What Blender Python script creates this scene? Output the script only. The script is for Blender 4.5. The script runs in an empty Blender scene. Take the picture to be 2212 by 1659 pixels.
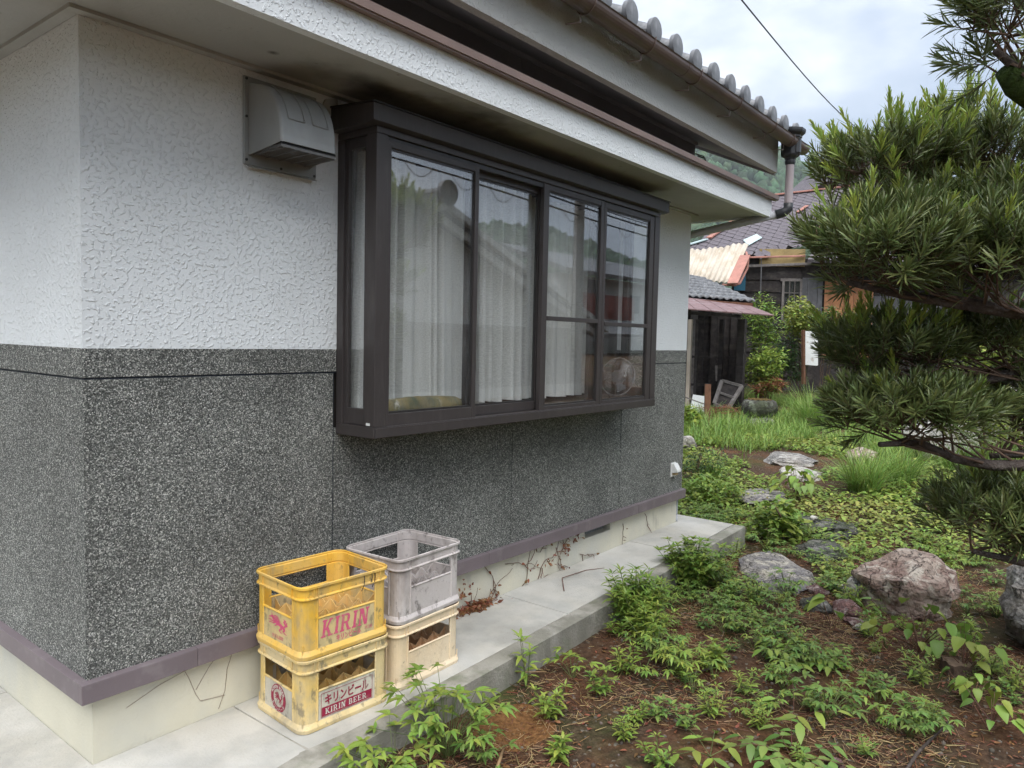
import bpy, bmesh, math, random
import numpy as np
from mathutils import Vector, Matrix, noise
R = math.radians
random.seed(7)
RNG = np.random.default_rng(7)
scene = bpy.context.scene
COL = scene.collection

# ------------------------------------------------------------------ camera
def look_basis(yaw, pitch, roll):
    f = Vector((math.cos(yaw)*math.cos(pitch), math.sin(yaw)*math.cos(pitch), math.sin(pitch)))
    r = Vector((math.sin(yaw), -math.cos(yaw), 0)); u = r.cross(f)
    c, s = math.cos(roll), math.sin(roll)
    return c*r+s*u, -s*r+c*u, f
cam_d = bpy.data.cameras.new('camera'); cam = bpy.data.objects.new('camera', cam_d); COL.objects.link(cam)
cr, cu, cf = look_basis(0.6695, -0.0606, 0.0220)
CAM = Vector((-1.1241, -2.8268, 1.6112))
m = Matrix((cr, cu, -cf)).transposed().to_4x4(); m.translation = CAM
cam.matrix_world = m
cam_d.sensor_width = 36; cam_d.lens = 1612.5/2212*36
cam_d.clip_start = 0.05; cam_d.clip_end = 2000
scene.camera = cam
scene.render.resolution_x = 1024; scene.render.resolution_y = 768

# ------------------------------------------------------------------ world: overcast sky
SUN_EL, SUN_AZ = R(62), R(220)          # direction towards the sun, azimuth from +x
w = bpy.data.worlds.new('World'); scene.world = w; w.use_nodes = True
nt = w.node_tree; N = nt.nodes; L = nt.links; N.clear()
out = N.new('ShaderNodeOutputWorld'); bg = N.new('ShaderNodeBackground'); bg.inputs['Strength'].default_value = 0.092
sky = N.new('ShaderNodeTexSky'); sky.sky_type = 'NISHITA'; sky.sun_disc = False
sky.sun_elevation = SUN_EL; sky.sun_rotation = math.pi/2-SUN_AZ; sky.air_density = 1.0; sky.dust_density = 3
tc = N.new('ShaderNodeTexCoord'); mp = N.new('ShaderNodeMapping'); mp.inputs['Scale'].default_value = (1, 1, 2.2)
mp.inputs['Location'].default_value = (0.31, 0.12, 0.4)
n1 = N.new('ShaderNodeTexNoise'); n1.inputs['Scale'].default_value = 2.1; n1.inputs['Detail'].default_value = 7; n1.inputs['Roughness'].default_value = 0.52
cr1 = N.new('ShaderNodeValToRGB')
cr1.color_ramp.elements[0].position = 0.36; cr1.color_ramp.elements[0].color = (1.7, 2.1, 2.75, 1)
cr1.color_ramp.elements[1].position = 0.63; cr1.color_ramp.elements[1].color = (5.0, 5.15, 5.3, 1)
e = cr1.color_ramp.elements.new(0.5); e.color = (2.6, 2.95, 3.5, 1)
mx = N.new('ShaderNodeMixRGB'); mx.inputs['Fac'].default_value = 0.9
L.new(tc.outputs['Generated'], mp.inputs['Vector']); L.new(mp.outputs['Vector'], n1.inputs['Vector'])
L.new(n1.outputs['Fac'], cr1.inputs['Fac']); L.new(sky.outputs['Color'], mx.inputs['Color1']); L.new(cr1.outputs['Color'], mx.inputs['Color2'])
L.new(mx.outputs['Color'], bg.inputs['Color']); L.new(bg.outputs['Background'], out.inputs['Surface'])
# ------------------------------------------------------------------ sun behind the clouds
sd = bpy.data.lights.new('sun', 'SUN'); sd.energy = 1.5; sd.angle = R(62); sd.color = (1, 0.985, 0.965)
so = bpy.data.objects.new('sun', sd); COL.objects.link(so)
to_sun = Vector((math.cos(SUN_EL)*math.cos(SUN_AZ), math.cos(SUN_EL)*math.sin(SUN_AZ), math.sin(SUN_EL)))
so.rotation_euler = to_sun.to_track_quat('Z', 'Y').to_euler(); so.location = (-5, -8, 12)
vs = scene.view_settings; vs.view_transform = 'Standard'; vs.look = 'None'; vs.gamma = 1; vs.use_curve_mapping = False
vs.exposure = 1.68
cy = scene.cycles; cy.max_bounces = 5; cy.diffuse_bounces = 4; cy.glossy_bounces = 3; cy.transmission_bounces = 3; cy.transparent_max_bounces = 14; cy.caustics_reflective = False; cy.caustics_refractive = False
cy.use_adaptive_sampling = True; cy.adaptive_threshold = .03

# ------------------------------------------------------------------ materials
MAT = {}
def mat(name, col, rough=0.6, spec=0.3, metal=0.0, var=None, bump=None, island=None, transl=0.0, stains=(), coat=0):
    """var=(scale, amount, detail) value noise; bump=(scale, distance, detail, lo, hi); island=amount of per-piece variation;
    stains=[(scale, threshold, softness, colour, strength, stretch)]"""
    m = bpy.data.materials.new(name); m.use_nodes = True; MAT[name] = m
    nt = m.node_tree; N = nt.nodes; L = nt.links
    b = N['Principled BSDF']; b.inputs['Roughness'].default_value = rough; b.inputs['Metallic'].default_value = metal
    b.inputs['Specular IOR Level'].default_value = spec
    if coat: b.inputs['Coat Weight'].default_value = coat
    tc = N.new('ShaderNodeTexCoord'); obj = tc.outputs['Object']
    rgb = N.new('ShaderNodeRGB'); rgb.outputs[0].default_value = (*col, 1); cur = rgb.outputs[0]
    if var:
        t = N.new('ShaderNodeTexNoise'); t.inputs['Scale'].default_value = var[0]; t.inputs['Detail'].default_value = var[2] if len(var) > 2 else 5
        L.new(obj, t.inputs['Vector'])
        mr = N.new('ShaderNodeMapRange'); mr.inputs['From Min'].default_value = 0.25; mr.inputs['From Max'].default_value = 0.75
        mr.inputs['To Min'].default_value = 1-var[1]; mr.inputs['To Max'].default_value = 1+var[1]
        L.new(t.outputs['Fac'], mr.inputs['Value'])
        h = N.new('ShaderNodeMixRGB'); h.blend_type = 'MULTIPLY'; h.inputs['Fac'].default_value = 1
        L.new(cur, h.inputs['Color1']); L.new(mr.outputs['Result'], h.inputs['Color2']); cur = h.outputs['Color']
    if island:
        g = N.new('ShaderNodeNewGeometry'); hs = N.new('ShaderNodeHueSaturation')
        a = N.new('ShaderNodeMapRange'); a.inputs['To Min'].default_value = 1-island; a.inputs['To Max'].default_value = 1+island
        L.new(g.outputs['Random Per Island'], a.inputs['Value']); L.new(a.outputs['Result'], hs.inputs['Value'])
        mu = N.new('ShaderNodeMath'); mu.operation = 'MULTIPLY'; mu.inputs[1].default_value = 7.31
        fr = N.new('ShaderNodeMath'); fr.operation = 'FRACT'; L.new(g.outputs['Random Per Island'], mu.inputs[0]); L.new(mu.outputs[0], fr.inputs[0])
        a2 = N.new('ShaderNodeMapRange'); a2.inputs['To Min'].default_value = 0.5-0.035; a2.inputs['To Max'].default_value = 0.5+0.025
        L.new(fr.outputs[0], a2.inputs['Value']); L.new(a2.outputs['Result'], hs.inputs['Hue']); L.new(cur, hs.inputs['Color']); cur = hs.outputs['Color']
    for (sc, th, so_, c, st, stretch) in stains:
        mpp = N.new('ShaderNodeMapping'); mpp.inputs['Scale'].default_value = stretch; mpp.inputs['Location'].default_value = (sc*.37, sc*.11, 3.3*th)
        L.new(obj, mpp.inputs['Vector'])
        t = N.new('ShaderNodeTexNoise'); t.inputs['Scale'].default_value = sc; t.inputs['Detail'].default_value = 4; t.inputs['Roughness'].default_value = .62
        L.new(mpp.outputs['Vector'], t.inputs['Vector'])
        mr = N.new('ShaderNodeMapRange'); mr.inputs['From Min'].default_value = th-so_; mr.inputs['From Max'].default_value = th+so_
        mr.inputs['To Max'].default_value = st; L.new(t.outputs['Fac'], mr.inputs['Value'])
        mx = N.new('ShaderNodeMixRGB'); mx.inputs['Color2'].default_value = (*c, 1)
        L.new(mr.outputs['Result'], mx.inputs['Fac']); L.new(cur, mx.inputs['Color1']); cur = mx.outputs['Color']
    L.new(cur, b.inputs['Base Color'])
    if bump:
        t = N.new('ShaderNodeTexNoise'); t.inputs['Scale'].default_value = bump[0]; t.inputs['Detail'].default_value = bump[2]
        L.new(obj, t.inputs['Vector'])
        mr = N.new('ShaderNodeMapRange'); mr.interpolation_type = 'SMOOTHSTEP'
        mr.inputs['From Min'].default_value = bump[3] if len(bump) > 3 else 0; mr.inputs['From Max'].default_value = bump[4] if len(bump) > 3 else 1
        L.new(t.outputs['Fac'], mr.inputs['Value'])
        bp = N.new('ShaderNodeBump'); bp.inputs['Distance'].default_value = bump[1]; L.new(mr.outputs['Result'], bp.inputs['Height'])
        L.new(bp.outputs['Normal'], b.inputs['Normal'])
    if transl:
        tr = N.new('ShaderNodeBsdfTranslucent'); L.new(cur, tr.inputs['Color'])
        ms = N.new('ShaderNodeMixShader'); ms.inputs['Fac'].default_value = transl
        L.new(b.outputs[0], ms.inputs[1]); L.new(tr.outputs[0], ms.inputs[2])
        L.new(ms.outputs[0], N['Material Output'].inputs['Surface'])
    return m

def add_soot(m, blobs, col, strength):
    nt = m.node_tree; N = nt.nodes; L = nt.links; b = N['Principled BSDF']; cur = b.inputs['Base Color'].links[0].from_socket
    tc = N.new('ShaderNodeTexCoord'); nz = N.new('ShaderNodeTexNoise'); nz.inputs['Scale'].default_value = 9; nz.inputs['Detail'].default_value = 5; L.new(tc.outputs['Object'], nz.inputs['Vector'])
    for (c, r) in blobs:
        mp = N.new('ShaderNodeMapping'); mp.vector_type = 'TEXTURE'; mp.inputs['Location'].default_value = c; mp.inputs['Scale'].default_value = r; L.new(tc.outputs['Object'], mp.inputs['Vector'])
        ln = N.new('ShaderNodeVectorMath'); ln.operation = 'LENGTH'; L.new(mp.outputs['Vector'], ln.inputs[0])
        ad = N.new('ShaderNodeMath'); ad.operation = 'MULTIPLY_ADD'; ad.inputs[1].default_value = 1.1; ad.inputs[2].default_value = -.55; L.new(nz.outputs['Fac'], ad.inputs[0])
        a2 = N.new('ShaderNodeMath'); a2.operation = 'ADD'; L.new(ln.outputs['Value'], a2.inputs[0]); L.new(ad.outputs[0], a2.inputs[1])
        mr = N.new('ShaderNodeMapRange'); mr.inputs['From Min'].default_value = 1; mr.inputs['From Max'].default_value = .15; mr.inputs['To Max'].default_value = strength; L.new(a2.outputs[0], mr.inputs['Value'])
        mx = N.new('ShaderNodeMixRGB'); mx.inputs['Color2'].default_value = (*col, 1); L.new(mr.outputs[0], mx.inputs['Fac']); L.new(cur, mx.inputs['Color1']); cur = mx.outputs['Color']
    L.new(cur, b.inputs['Base Color'])
def mat_aggregate(name):
    m = bpy.data.materials.new(name); m.use_nodes = True; MAT[name] = m
    nt = m.node_tree; N = nt.nodes; L = nt.links; b = N['Principled BSDF']
    tc = N.new('ShaderNodeTexCoord')
    v = N.new('ShaderNodeTexVoronoi'); v.inputs['Scale'].default_value = 255; v.inputs['Randomness'].default_value = 1
    L.new(tc.outputs['Object'], v.inputs['Vector'])
    sx = N.new('ShaderNodeSeparateColor'); L.new(v.outputs['Color'], sx.inputs[0])
    ra = N.new('ShaderNodeValToRGB'); ra.color_ramp.interpolation = 'LINEAR'
    els = [(0, (.035, .038, .036)), (.35, (.096, .102, .094)), (.62, (.18, .187, .172)), (.82, (.32, .325, .30)), (.93, (.52, .52, .48)), (1, (.74, .73, .69))]
    ra.color_ramp.elements[0].position = 0; ra.color_ramp.elements[0].color = (*els[0][1], 1)
    ra.color_ramp.elements[1].position = 1; ra.color_ramp.elements[1].color = (*els[-1][1], 1)
    for p, c in els[1:-1]:
        e = ra.color_ramp.elements.new(p); e.color = (*c, 1)
    L.new(sx.outputs[0], ra.inputs['Fac'])
    n = N.new('ShaderNodeTexNoise'); n.inputs['Scale'].default_value = 2.2; n.inputs['Detail'].default_value = 4; L.new(tc.outputs['Object'], n.inputs['Vector'])
    mr = N.new('ShaderNodeMapRange'); mr.inputs['From Min'].default_value = .3; mr.inputs['From Max'].default_value = .7; mr.inputs['To Min'].default_value = .8; mr.inputs['To Max'].default_value = 1.2
    L.new(n.outputs['Fac'], mr.inputs['Value'])
    mu = N.new('ShaderNodeMixRGB'); mu.blend_type = 'MULTIPLY'; mu.inputs['Fac'].default_value = 1
    L.new(ra.outputs['Color'], mu.inputs['Color1']); L.new(mr.outputs['Result'], mu.inputs['Color2'])
    L.new(mu.outputs['Color'], b.inputs['Base Color'])
    b.inputs['Roughness'].default_value = .55; b.inputs['Specular IOR Level'].default_value = .35
    bp = N.new('ShaderNodeBump'); bp.inputs['Distance'].default_value = .006; bp.invert = True; bp.inputs['Strength'].default_value = .9
    L.new(v.outputs['Distance'], bp.inputs['Height']); L.new(bp.outputs['Normal'], b.inputs['Normal'])

def mat_stucco(name, col, dirt=.25):
    m = mat(name, col, .75, .15, stains=((.9, .6, .14, (.40, .41, .40), dirt, (1, 1, 1)),))
    nt = m.node_tree; N = nt.nodes; L = nt.links; b = N['Principled BSDF']
    tc = N.new('ShaderNodeTexCoord')
    t = N.new('ShaderNodeTexNoise'); t.inputs['Scale'].default_value = 62; t.inputs['Detail'].default_value = 2.6; t.inputs['Roughness'].default_value = .5; t.inputs['Distortion'].default_value = .15
    L.new(tc.outputs['Object'], t.inputs['Vector'])
    mr = N.new('ShaderNodeMapRange'); mr.interpolation_type = 'SMOOTHSTEP'; mr.inputs['From Min'].default_value = .5; mr.inputs['From Max'].default_value = .66
    L.new(t.outputs['Fac'], mr.inputs['Value'])
    t2 = N.new('ShaderNodeTexNoise'); t2.inputs['Scale'].default_value = 120; t2.inputs['Detail'].default_value = 3; L.new(tc.outputs['Object'], t2.inputs['Vector'])
    ad = N.new('ShaderNodeMath'); ad.operation = 'MULTIPLY_ADD'; ad.inputs[1].default_value = .35
    L.new(t2.outputs['Fac'], ad.inputs[0]); L.new(mr.outputs['Result'], ad.inputs[2])
    bp = N.new('ShaderNodeBump'); bp.inputs['Distance'].default_value = .0034; bp.inputs['Strength'].default_value = .85
    L.new(ad.outputs[0], bp.inputs['Height']); L.new(bp.outputs['Normal'], b.inputs['Normal'])

def mat_glass(name, tint=(.975, .985, .985), ior=2.1, rough=0.0, dirt=0.06):
    m = bpy.data.materials.new(name); m.use_nodes = True; MAT[name] = m
    nt = m.node_tree; N = nt.nodes; L = nt.links; N.remove(N['Principled BSDF'])
    tr = N.new('ShaderNodeBsdfTransparent'); tr.inputs[0].default_value = (*tint, 1)
    gl = N.new('ShaderNodeBsdfGlossy'); gl.inputs['Roughness'].default_value = rough; gl.inputs['Color'].default_value = (1, 1, 1, 1)
    ge = N.new('ShaderNodeNewGeometry'); dt = N.new('ShaderNodeVectorMath'); dt.operation = 'DOT_PRODUCT'
    L.new(ge.outputs['Normal'], dt.inputs[0]); L.new(ge.outputs['Incoming'], dt.inputs[1])
    ab = N.new('ShaderNodeMath'); ab.operation = 'ABSOLUTE'; L.new(dt.outputs['Value'], ab.inputs[0])
    om = N.new('ShaderNodeMath'); om.operation = 'SUBTRACT'; om.inputs[0].default_value = 1; L.new(ab.outputs[0], om.inputs[1])
    pw = N.new('ShaderNodeMath'); pw.operation = 'POWER'; pw.inputs[1].default_value = 5; L.new(om.outputs[0], pw.inputs[0])
    f0 = ((ior-1)/(ior+1))**2
    fr = N.new('ShaderNodeMath'); fr.operation = 'MULTIPLY_ADD'; fr.inputs[1].default_value = 1-f0; fr.inputs[2].default_value = f0; L.new(pw.outputs[0], fr.inputs[0])
    mx = N.new('ShaderNodeMixShader'); L.new(fr.outputs[0], mx.inputs['Fac']); L.new(tr.outputs[0], mx.inputs[1]); L.new(gl.outputs[0], mx.inputs[2])
    df = N.new('ShaderNodeBsdfDiffuse'); df.inputs[0].default_value = (.5, .5, .5, 1)
    tc = N.new('ShaderNodeTexCoord'); mp = N.new('ShaderNodeMapping'); mp.inputs['Scale'].default_value = (9, 9, 1.2); L.new(tc.outputs['Object'], mp.inputs['Vector'])
    n = N.new('ShaderNodeTexNoise'); n.inputs['Scale'].default_value = 2; n.inputs['Detail'].default_value = 6; L.new(mp.outputs['Vector'], n.inputs['Vector'])
    mr = N.new('ShaderNodeMapRange'); mr.inputs['From Min'].default_value = .45; mr.inputs['From Max'].default_value = .8; mr.inputs['To Max'].default_value = dirt
    L.new(n.outputs['Fac'], mr.inputs['Value'])
    m2 = N.new('ShaderNodeMixShader'); L.new(mr.outputs[0], m2.inputs['Fac']); L.new(mx.outputs[0], m2.inputs[1]); L.new(df.outputs[0], m2.inputs[2])
    L.new(m2.outputs[0], N['Material Output'].inputs['Surface'])

mat_aggregate('aggregate')
mat_stucco('stucco', (.77, .80, .81))
mat_stucco('stucco_shaded', (.54, .545, .53), .5)  # stucco copy for the upper fascia: gutter shade put into a greyer, weathered colour
mat('groove', (.035, .042, .055), .5)
mat('soffit', (.42, .42, .395), .8, .1, var=(2.5, .12), stains=((1.6, .58, .12, (.30, .29, .26), .55, (1, 1, 1)), (14, .70, .03, (.16, .14, .11), .6, (1, 1, 1))), bump=(60, .001, 3))
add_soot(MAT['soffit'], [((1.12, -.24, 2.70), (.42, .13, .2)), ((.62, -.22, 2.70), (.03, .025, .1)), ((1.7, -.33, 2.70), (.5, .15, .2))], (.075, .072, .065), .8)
mat('plinth', (.63, .60, .485), .7, .2, var=(3, .08), stains=((2.2, .56, .12, (.52, .52, .48), .7, (1, 1, .5)), (5, .66, .05, (.26, .25, .22), .5, (1, 1, .35)), (50, .72, .03, (.16, .15, .13), .6, (1, 1, 1))), bump=(70, .0012, 3))
mat('flashing', (.165, .135, .145), .42, .4, var=(4, .12), stains=((12, .62, .08, (.28, .25, .25), .35, (1, 1, 1)),))
mat('copper_trim', (.20, .135, .11), .4, .45, var=(3, .2), stains=((5, .6, .1, (.10, .08, .075), .5, (.3, 1, 1)),))
mat('bronze', (.050, .043, .042), .42, .42, var=(5, .10), stains=((30, .62, .1, (.10, .09, .085), .3, (1, 1, .2)),))
mat('bronze_dark', (.030, .028, .028), .4, .45)
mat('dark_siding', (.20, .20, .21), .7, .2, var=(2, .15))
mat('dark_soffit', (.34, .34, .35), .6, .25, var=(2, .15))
mat('concrete', (.47, .45, .40), .85, .15, var=(2.3, .14, 7), stains=((3.1, .54, .10, (.31, .305, .28), .75, (1, 1, 1)), (60, .68, .05, (.22, .21, .19), .5, (1, 1, 1)), (1.1, .55, .12, (.60, .60, .58), .6, (1, 1, 1))), bump=(90, .0015, 4))
mat('concrete_edge', (.36, .345, .305), .9, .1, var=(4, .2, 7), stains=((7, .53, .1, (.17, .165, .135), .75, (1, 1, .6)), (2.2, .52, .1, (.24, .23, .19), .7, (1, 1, 1)), (5, .63, .08, (.14, .17, .10), .5, (1, 1, 1))), bump=(70, .003, 5))
mat('hood_metal', (.33, .34, .335), .5, .4, metal=.15, var=(5, .12), stains=((9, .6, .12, (.25, .25, .24), .5, (1, 1, .5)),))
mat('grille_dark', (.012, .012, .012), .5)
mat('canopy_metal', (.36, .31, .29), .45, .4, var=(3, .15))
mat('grille_bar', (.16, .16, .16), .5)
mat('white_plastic', (.72, .73, .71), .4, .4, var=(9, .06))
mat('tan_plastic', (.45, .33, .18), .5)
mat('gutter_brown', (.125, .085, .07), .4, .45, var=(3, .25), stains=((6, .58, .1, (.045, .04, .04), .55, (.4, 1, 1)),))
mat('pipe_pink', (.40, .34, .35), .45, .4, var=(3, .12), stains=((9, .6, .1, (.30, .27, .28), .6, (1, 1, .2)),))
mat('pipe_grey', (.46, .47, .50), .45, .4, var=(4, .08))
mat('iron_black', (.035, .037, .04), .42, .45, var=(6, .2))
mat('kawara', (.15, .155, .165), .42, .45, var=(6, .3), stains=((11, .57, .1, (.34, .34, .35), .5, (1, 1, 1)), (7, .62, .07, (.07, .07, .075), .6, (1, 1, 1))), bump=(60, .001, 3))
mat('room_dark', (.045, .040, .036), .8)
mat('room_floor', (.13, .085, .055), .5)
mat('sill_board', (.15, .115, .095), .45, .4, var=(8, .2))
mat_glass('glass')
mat_glass('glass_dim', (.80, .82, .82), 1.6)

# ------------------------------------------------------------------ mesh helpers
def setp(o, label=None, cat=None, group=None, kind=None):
    if label: o['label'] = label
    if cat: o['category'] = cat
    if group: o['group'] = group
    if kind: o['kind'] = kind
    return o
def link(o, parent=None):
    COL.objects.link(o)
    if parent is not None: o.parent = parent
    return o
def empty(name, loc, label, cat, group=None, rz=0):
    o = bpy.data.objects.new(name, None); o.location = loc; o.rotation_euler = (0, 0, rz); o.empty_display_size = .1
    link(o); return setp(o, label, cat, group)
class MB:
    def __init__(s): s.v = []; s.f = []; s.mi = []; s.mats = []; s.M = None
    def m(s, name):
        if name not in s.mats: s.mats.append(name)
        return s.mats.index(name)
    def add(s, V, F, mat):
        o = len(s.v); k = s.m(mat)
        s.v += [tuple(v) for v in V]
        for f in F: s.f.append(tuple(i+o for i in f)); s.mi.append(k)
        return s
    def box(s, x0, x1, y0, y1, z0, z1, mat):
        V = [(x, y, z) for z in (z0, z1) for y in (y0, y1) for x in (x0, x1)]
        return s.add(V, [(0, 2, 3, 1), (4, 5, 7, 6), (0, 1, 5, 4), (2, 6, 7, 3), (0, 4, 6, 2), (1, 3, 7, 5)], mat)
    def hexa(s, V, mat):
        return s.add(V, [(0, 3, 2, 1), (4, 5, 6, 7), (0, 1, 5, 4), (1, 2, 6, 5), (2, 3, 7, 6), (3, 0, 4, 7)], mat)
    def bar(s, a, b, w, h, mat, up=(0, 0, 1)):
        a = Vector(a); b = Vector(b); d = (b-a).normalized(); sd_ = d.cross(Vector(up))
        if sd_.length < 1e-4: sd_ = d.cross(Vector((1, 0, 0)))
        sd_.normalize(); u = sd_.cross(d)
        c = [(-w/2, -h/2), (w/2, -h/2), (w/2, h/2), (-w/2, h/2)]
        return s.hexa([a+sd_*x+u*y for x, y in c]+[b+sd_*x+u*y for x, y in c], mat)
    def tube(s, pts, rad, mat, n=8, caps=True):
        pts = [Vector(p) for p in pts]; k = len(pts)
        rad = rad if isinstance(rad, (list, tuple)) else [rad]*k
        V = []; ref = None
        for i, p in enumerate(pts):
            d = (pts[min(i+1, k-1)]-pts[max(i-1, 0)]).normalized()
            if ref is None:
                ref = d.cross(Vector((0, 0, 1)));
                if ref.length < .05: ref = d.cross(Vector((1, 0, 0)))
            ref = (ref-d*ref.dot(d)).normalized(); b = d.cross(ref)
            for j in range(n):
                a = 2*math.pi*j/n; V.append(p+ref*(rad[i]*math.cos(a))+b*(rad[i]*math.sin(a)))
        F = [(i*n+j, i*n+(j+1) % n, (i+1)*n+(j+1) % n, (i+1)*n+j) for i in range(k-1) for j in range(n)]
        if caps: F += [tuple(range(n))[::-1], tuple((k-1)*n+j for j in range(n))]
        return s.add(V, F, mat)
    def prism(s, poly, f0, f1, mat):
        """poly: 2D outline; f0/f1 map a 2D point to 3D on the two caps"""
        n = len(poly); V = [f0(p) for p in poly]+[f1(p) for p in poly]
        return s.add(V, [tuple(range(n))[::-1], tuple(range(n, 2*n))]+[(i, (i+1) % n, n+(i+1) % n, n+i) for i in range(n)], mat)
    def extr_x(s, prof, x0, x1, mat, caps=True):      # profile [(y,z)] along x
        n = len(prof); V = [(x0, y, z) for y, z in prof]+[(x1, y, z) for y, z in prof]
        F = [(i, (i+1) % n, n+(i+1) % n, n+i) for i in range(n)]
        if caps: F += [tuple(range(n))[::-1], tuple(range(n, 2*n))]
        return s.add(V, F, mat)
    def build(s, name, parent=None, smooth=False, bevel=0, loc=None, fixn=True):
        me = bpy.data.meshes.new(name); me.from_pydata(s.v, [], s.f)
        for k in s.mats: me.materials.append(MAT[k])
        me.polygons.foreach_set('material_index', s.mi)
        if smooth: me.polygons.foreach_set('use_smooth', [True]*len(s.f))
        if fixn:
            bm = bmesh.new(); bm.from_mesh(me); bmesh.ops.recalc_face_normals(bm, faces=bm.faces); bm.to_mesh(me); bm.free()
        me.update()
        o = bpy.data.objects.new(name, me); link(o, parent)
        if loc is not None: o.location = loc
        if bevel:
            bv = o.modifiers.new('bevel', 'BEVEL'); bv.width = bevel; bv.segments = 2; bv.limit_method = 'ANGLE'; bv.angle_limit = R(40)
        if smooth and not bevel:
            pass
        return o
def np_mesh(name, V, quads, mats, mi=None, smooth=False, tris=None):
    me = bpy.data.meshes.new(name)
    V = np.asarray(V, dtype=np.float32); quads = np.asarray(quads, dtype=np.int32).reshape(-1, 4)
    nq = len(quads); nt_ = 0 if tris is None else len(tris)
    me.vertices.add(len(V)); me.vertices.foreach_set('co', V.ravel())
    loops = quads.ravel() if nt_ == 0 else np.concatenate([quads.ravel(), np.asarray(tris, dtype=np.int32).ravel()])
    me.loops.add(len(loops)); me.loops.foreach_set('vertex_index', loops)
    st = np.arange(nq)*4
    if nt_: st = np.concatenate([st, nq*4+np.arange(nt_)*3])
    me.polygons.add(nq+nt_); me.polygons.foreach_set('loop_start', st.astype(np.int32))
    for k in mats: me.materials.append(MAT[k])
    if mi is not None: me.polygons.foreach_set('material_index', np.asarray(mi, dtype=np.int32))
    if smooth: me.polygons.foreach_set('use_smooth', np.ones(nq+nt_, dtype=bool))
    me.update(calc_edges=True); me.validate()
    return me
def np_obj(name, me, parent=None):
    return link(bpy.data.objects.new(name, me), parent)

# leaf templates: rows of (left, middle, right); x side, y along, z up
def leaf_tpl(kind):
    T = {'strap': [(0, .25), (.35, .95), (.75, .85), (1, .05)], 'lance': [(0, .08), (.3, .95), (.65, .75), (1, .02)],
         'ovate': [(0, .2), (.25, .95), (.55, .9), (.82, .45), (1, .02)], 'heart': [(-.12, .5), (.12, 1), (.45, .85), (.78, .4), (1, .02)],
         'grass': [(0, .8), (.35, 1), (.7, .7), (1, .03)], 'round': [(0, .4), (.35, 1), (.75, .8), (1, .15)]}[kind]
    V = []
    for t, wd in T:
        V += [(-wd*.5, t, wd*.5), (0, t, 0), (wd*.5, t, wd*.5)]       # z column = fold weight
    n = len(T)-1
    Q = []
    for i in range(n):
        a = 3*i; Q += [(a, a+1, a+4, a+3), (a+1, a+2, a+5, a+4)]
    return np.array(V), np.array(Q)
TPL = {k: leaf_tpl(k) for k in ('strap', 'lance', 'ovate', 'heart', 'grass', 'round')}
def leaves(kind, base, d, up, Ls, Ws, fold=.25, droop=.2):
    """vectorised leaves: base, d (direction), up arrays (n,3)"""
    V, Q = TPL[kind]; n = len(base)
    base = np.asarray(base, float); d = np.asarray(d, float); up = np.asarray(up, float)
    d = d/np.linalg.norm(d, axis=1, keepdims=True)
    sd_ = np.cross(d, up); sd_ /= np.linalg.norm(sd_, axis=1, keepdims=True)+1e-9; u = np.cross(sd_, d)
    Ls = np.broadcast_to(np.asarray(Ls, float), (n,)); Ws = np.broadcast_to(np.asarray(Ws, float), (n,)); dr = np.broadcast_to(np.asarray(droop, float), (n,))
    t = V[:, 1]
    P = (base[:, None] + sd_[:, None]*(V[:, 0][None, :, None]*Ws[:, None, None]) + d[:, None]*(t[None, :, None]*Ls[:, None, None])
         + u[:, None]*((V[:, 2][None, :]*Ws[:, None]*fold - dr[:, None]*Ls[:, None]*t[None, :]*abs(t[None, :]))[..., None]))
    F = Q[None]+(np.arange(n)*len(V))[:, None, None]
    return P.reshape(-1, 3), F.reshape(-1, 4)
def sticks(a, b, r0, r1):
    a = np.asarray(a, float); b = np.asarray(b, float); n = len(a); d = b-a; d = d/(np.linalg.norm(d, axis=1, keepdims=True)+1e-9)
    ref = np.where(np.abs(d[:, 2:3]) > .9, np.array([[1., 0, 0]]), np.array([[0, 0, 1.]]))
    s1 = np.cross(d, ref); s1 /= np.linalg.norm(s1, axis=1, keepdims=True); s2 = np.cross(d, s1)
    r0 = np.broadcast_to(np.asarray(r0, float), (n,))[:, None]; r1 = np.broadcast_to(np.asarray(r1, float), (n,))[:, None]
    V = []
    for p, r in ((a, r0), (b, r1)):
        for k in range(3):
            an = 2*math.pi*k/3; V.append(p+(s1*math.cos(an)+s2*math.sin(an))*r)
    V = np.stack(V, 1).reshape(-1, 3)
    Q = np.array([(0, 1, 4, 3), (1, 2, 5, 4), (2, 0, 3, 5)])
    return V, (Q[None]+(np.arange(n)*6)[:, None, None]).reshape(-1, 4)
class NB:
    """numpy mesh builder"""
    def __init__(s): s.V = []; s.Q = []; s.mi = []; s.n = 0; s.mats = []
    def add(s, VQ, mat):
        V, Q = VQ
        if mat not in s.mats: s.mats.append(mat)
        s.V.append(V); s.Q.append(Q+s.n); s.mi.append(np.full(len(Q), s.mats.index(mat))); s.n += len(V)
    def mesh(s, name, smooth=False):
        return np_mesh(name, np.concatenate(s.V), np.concatenate(s.Q), s.mats, np.concatenate(s.mi), smooth)
def unit(v):
    v = np.asarray(v, float); return v/np.linalg.norm(v, axis=-1, keepdims=True)
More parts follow.
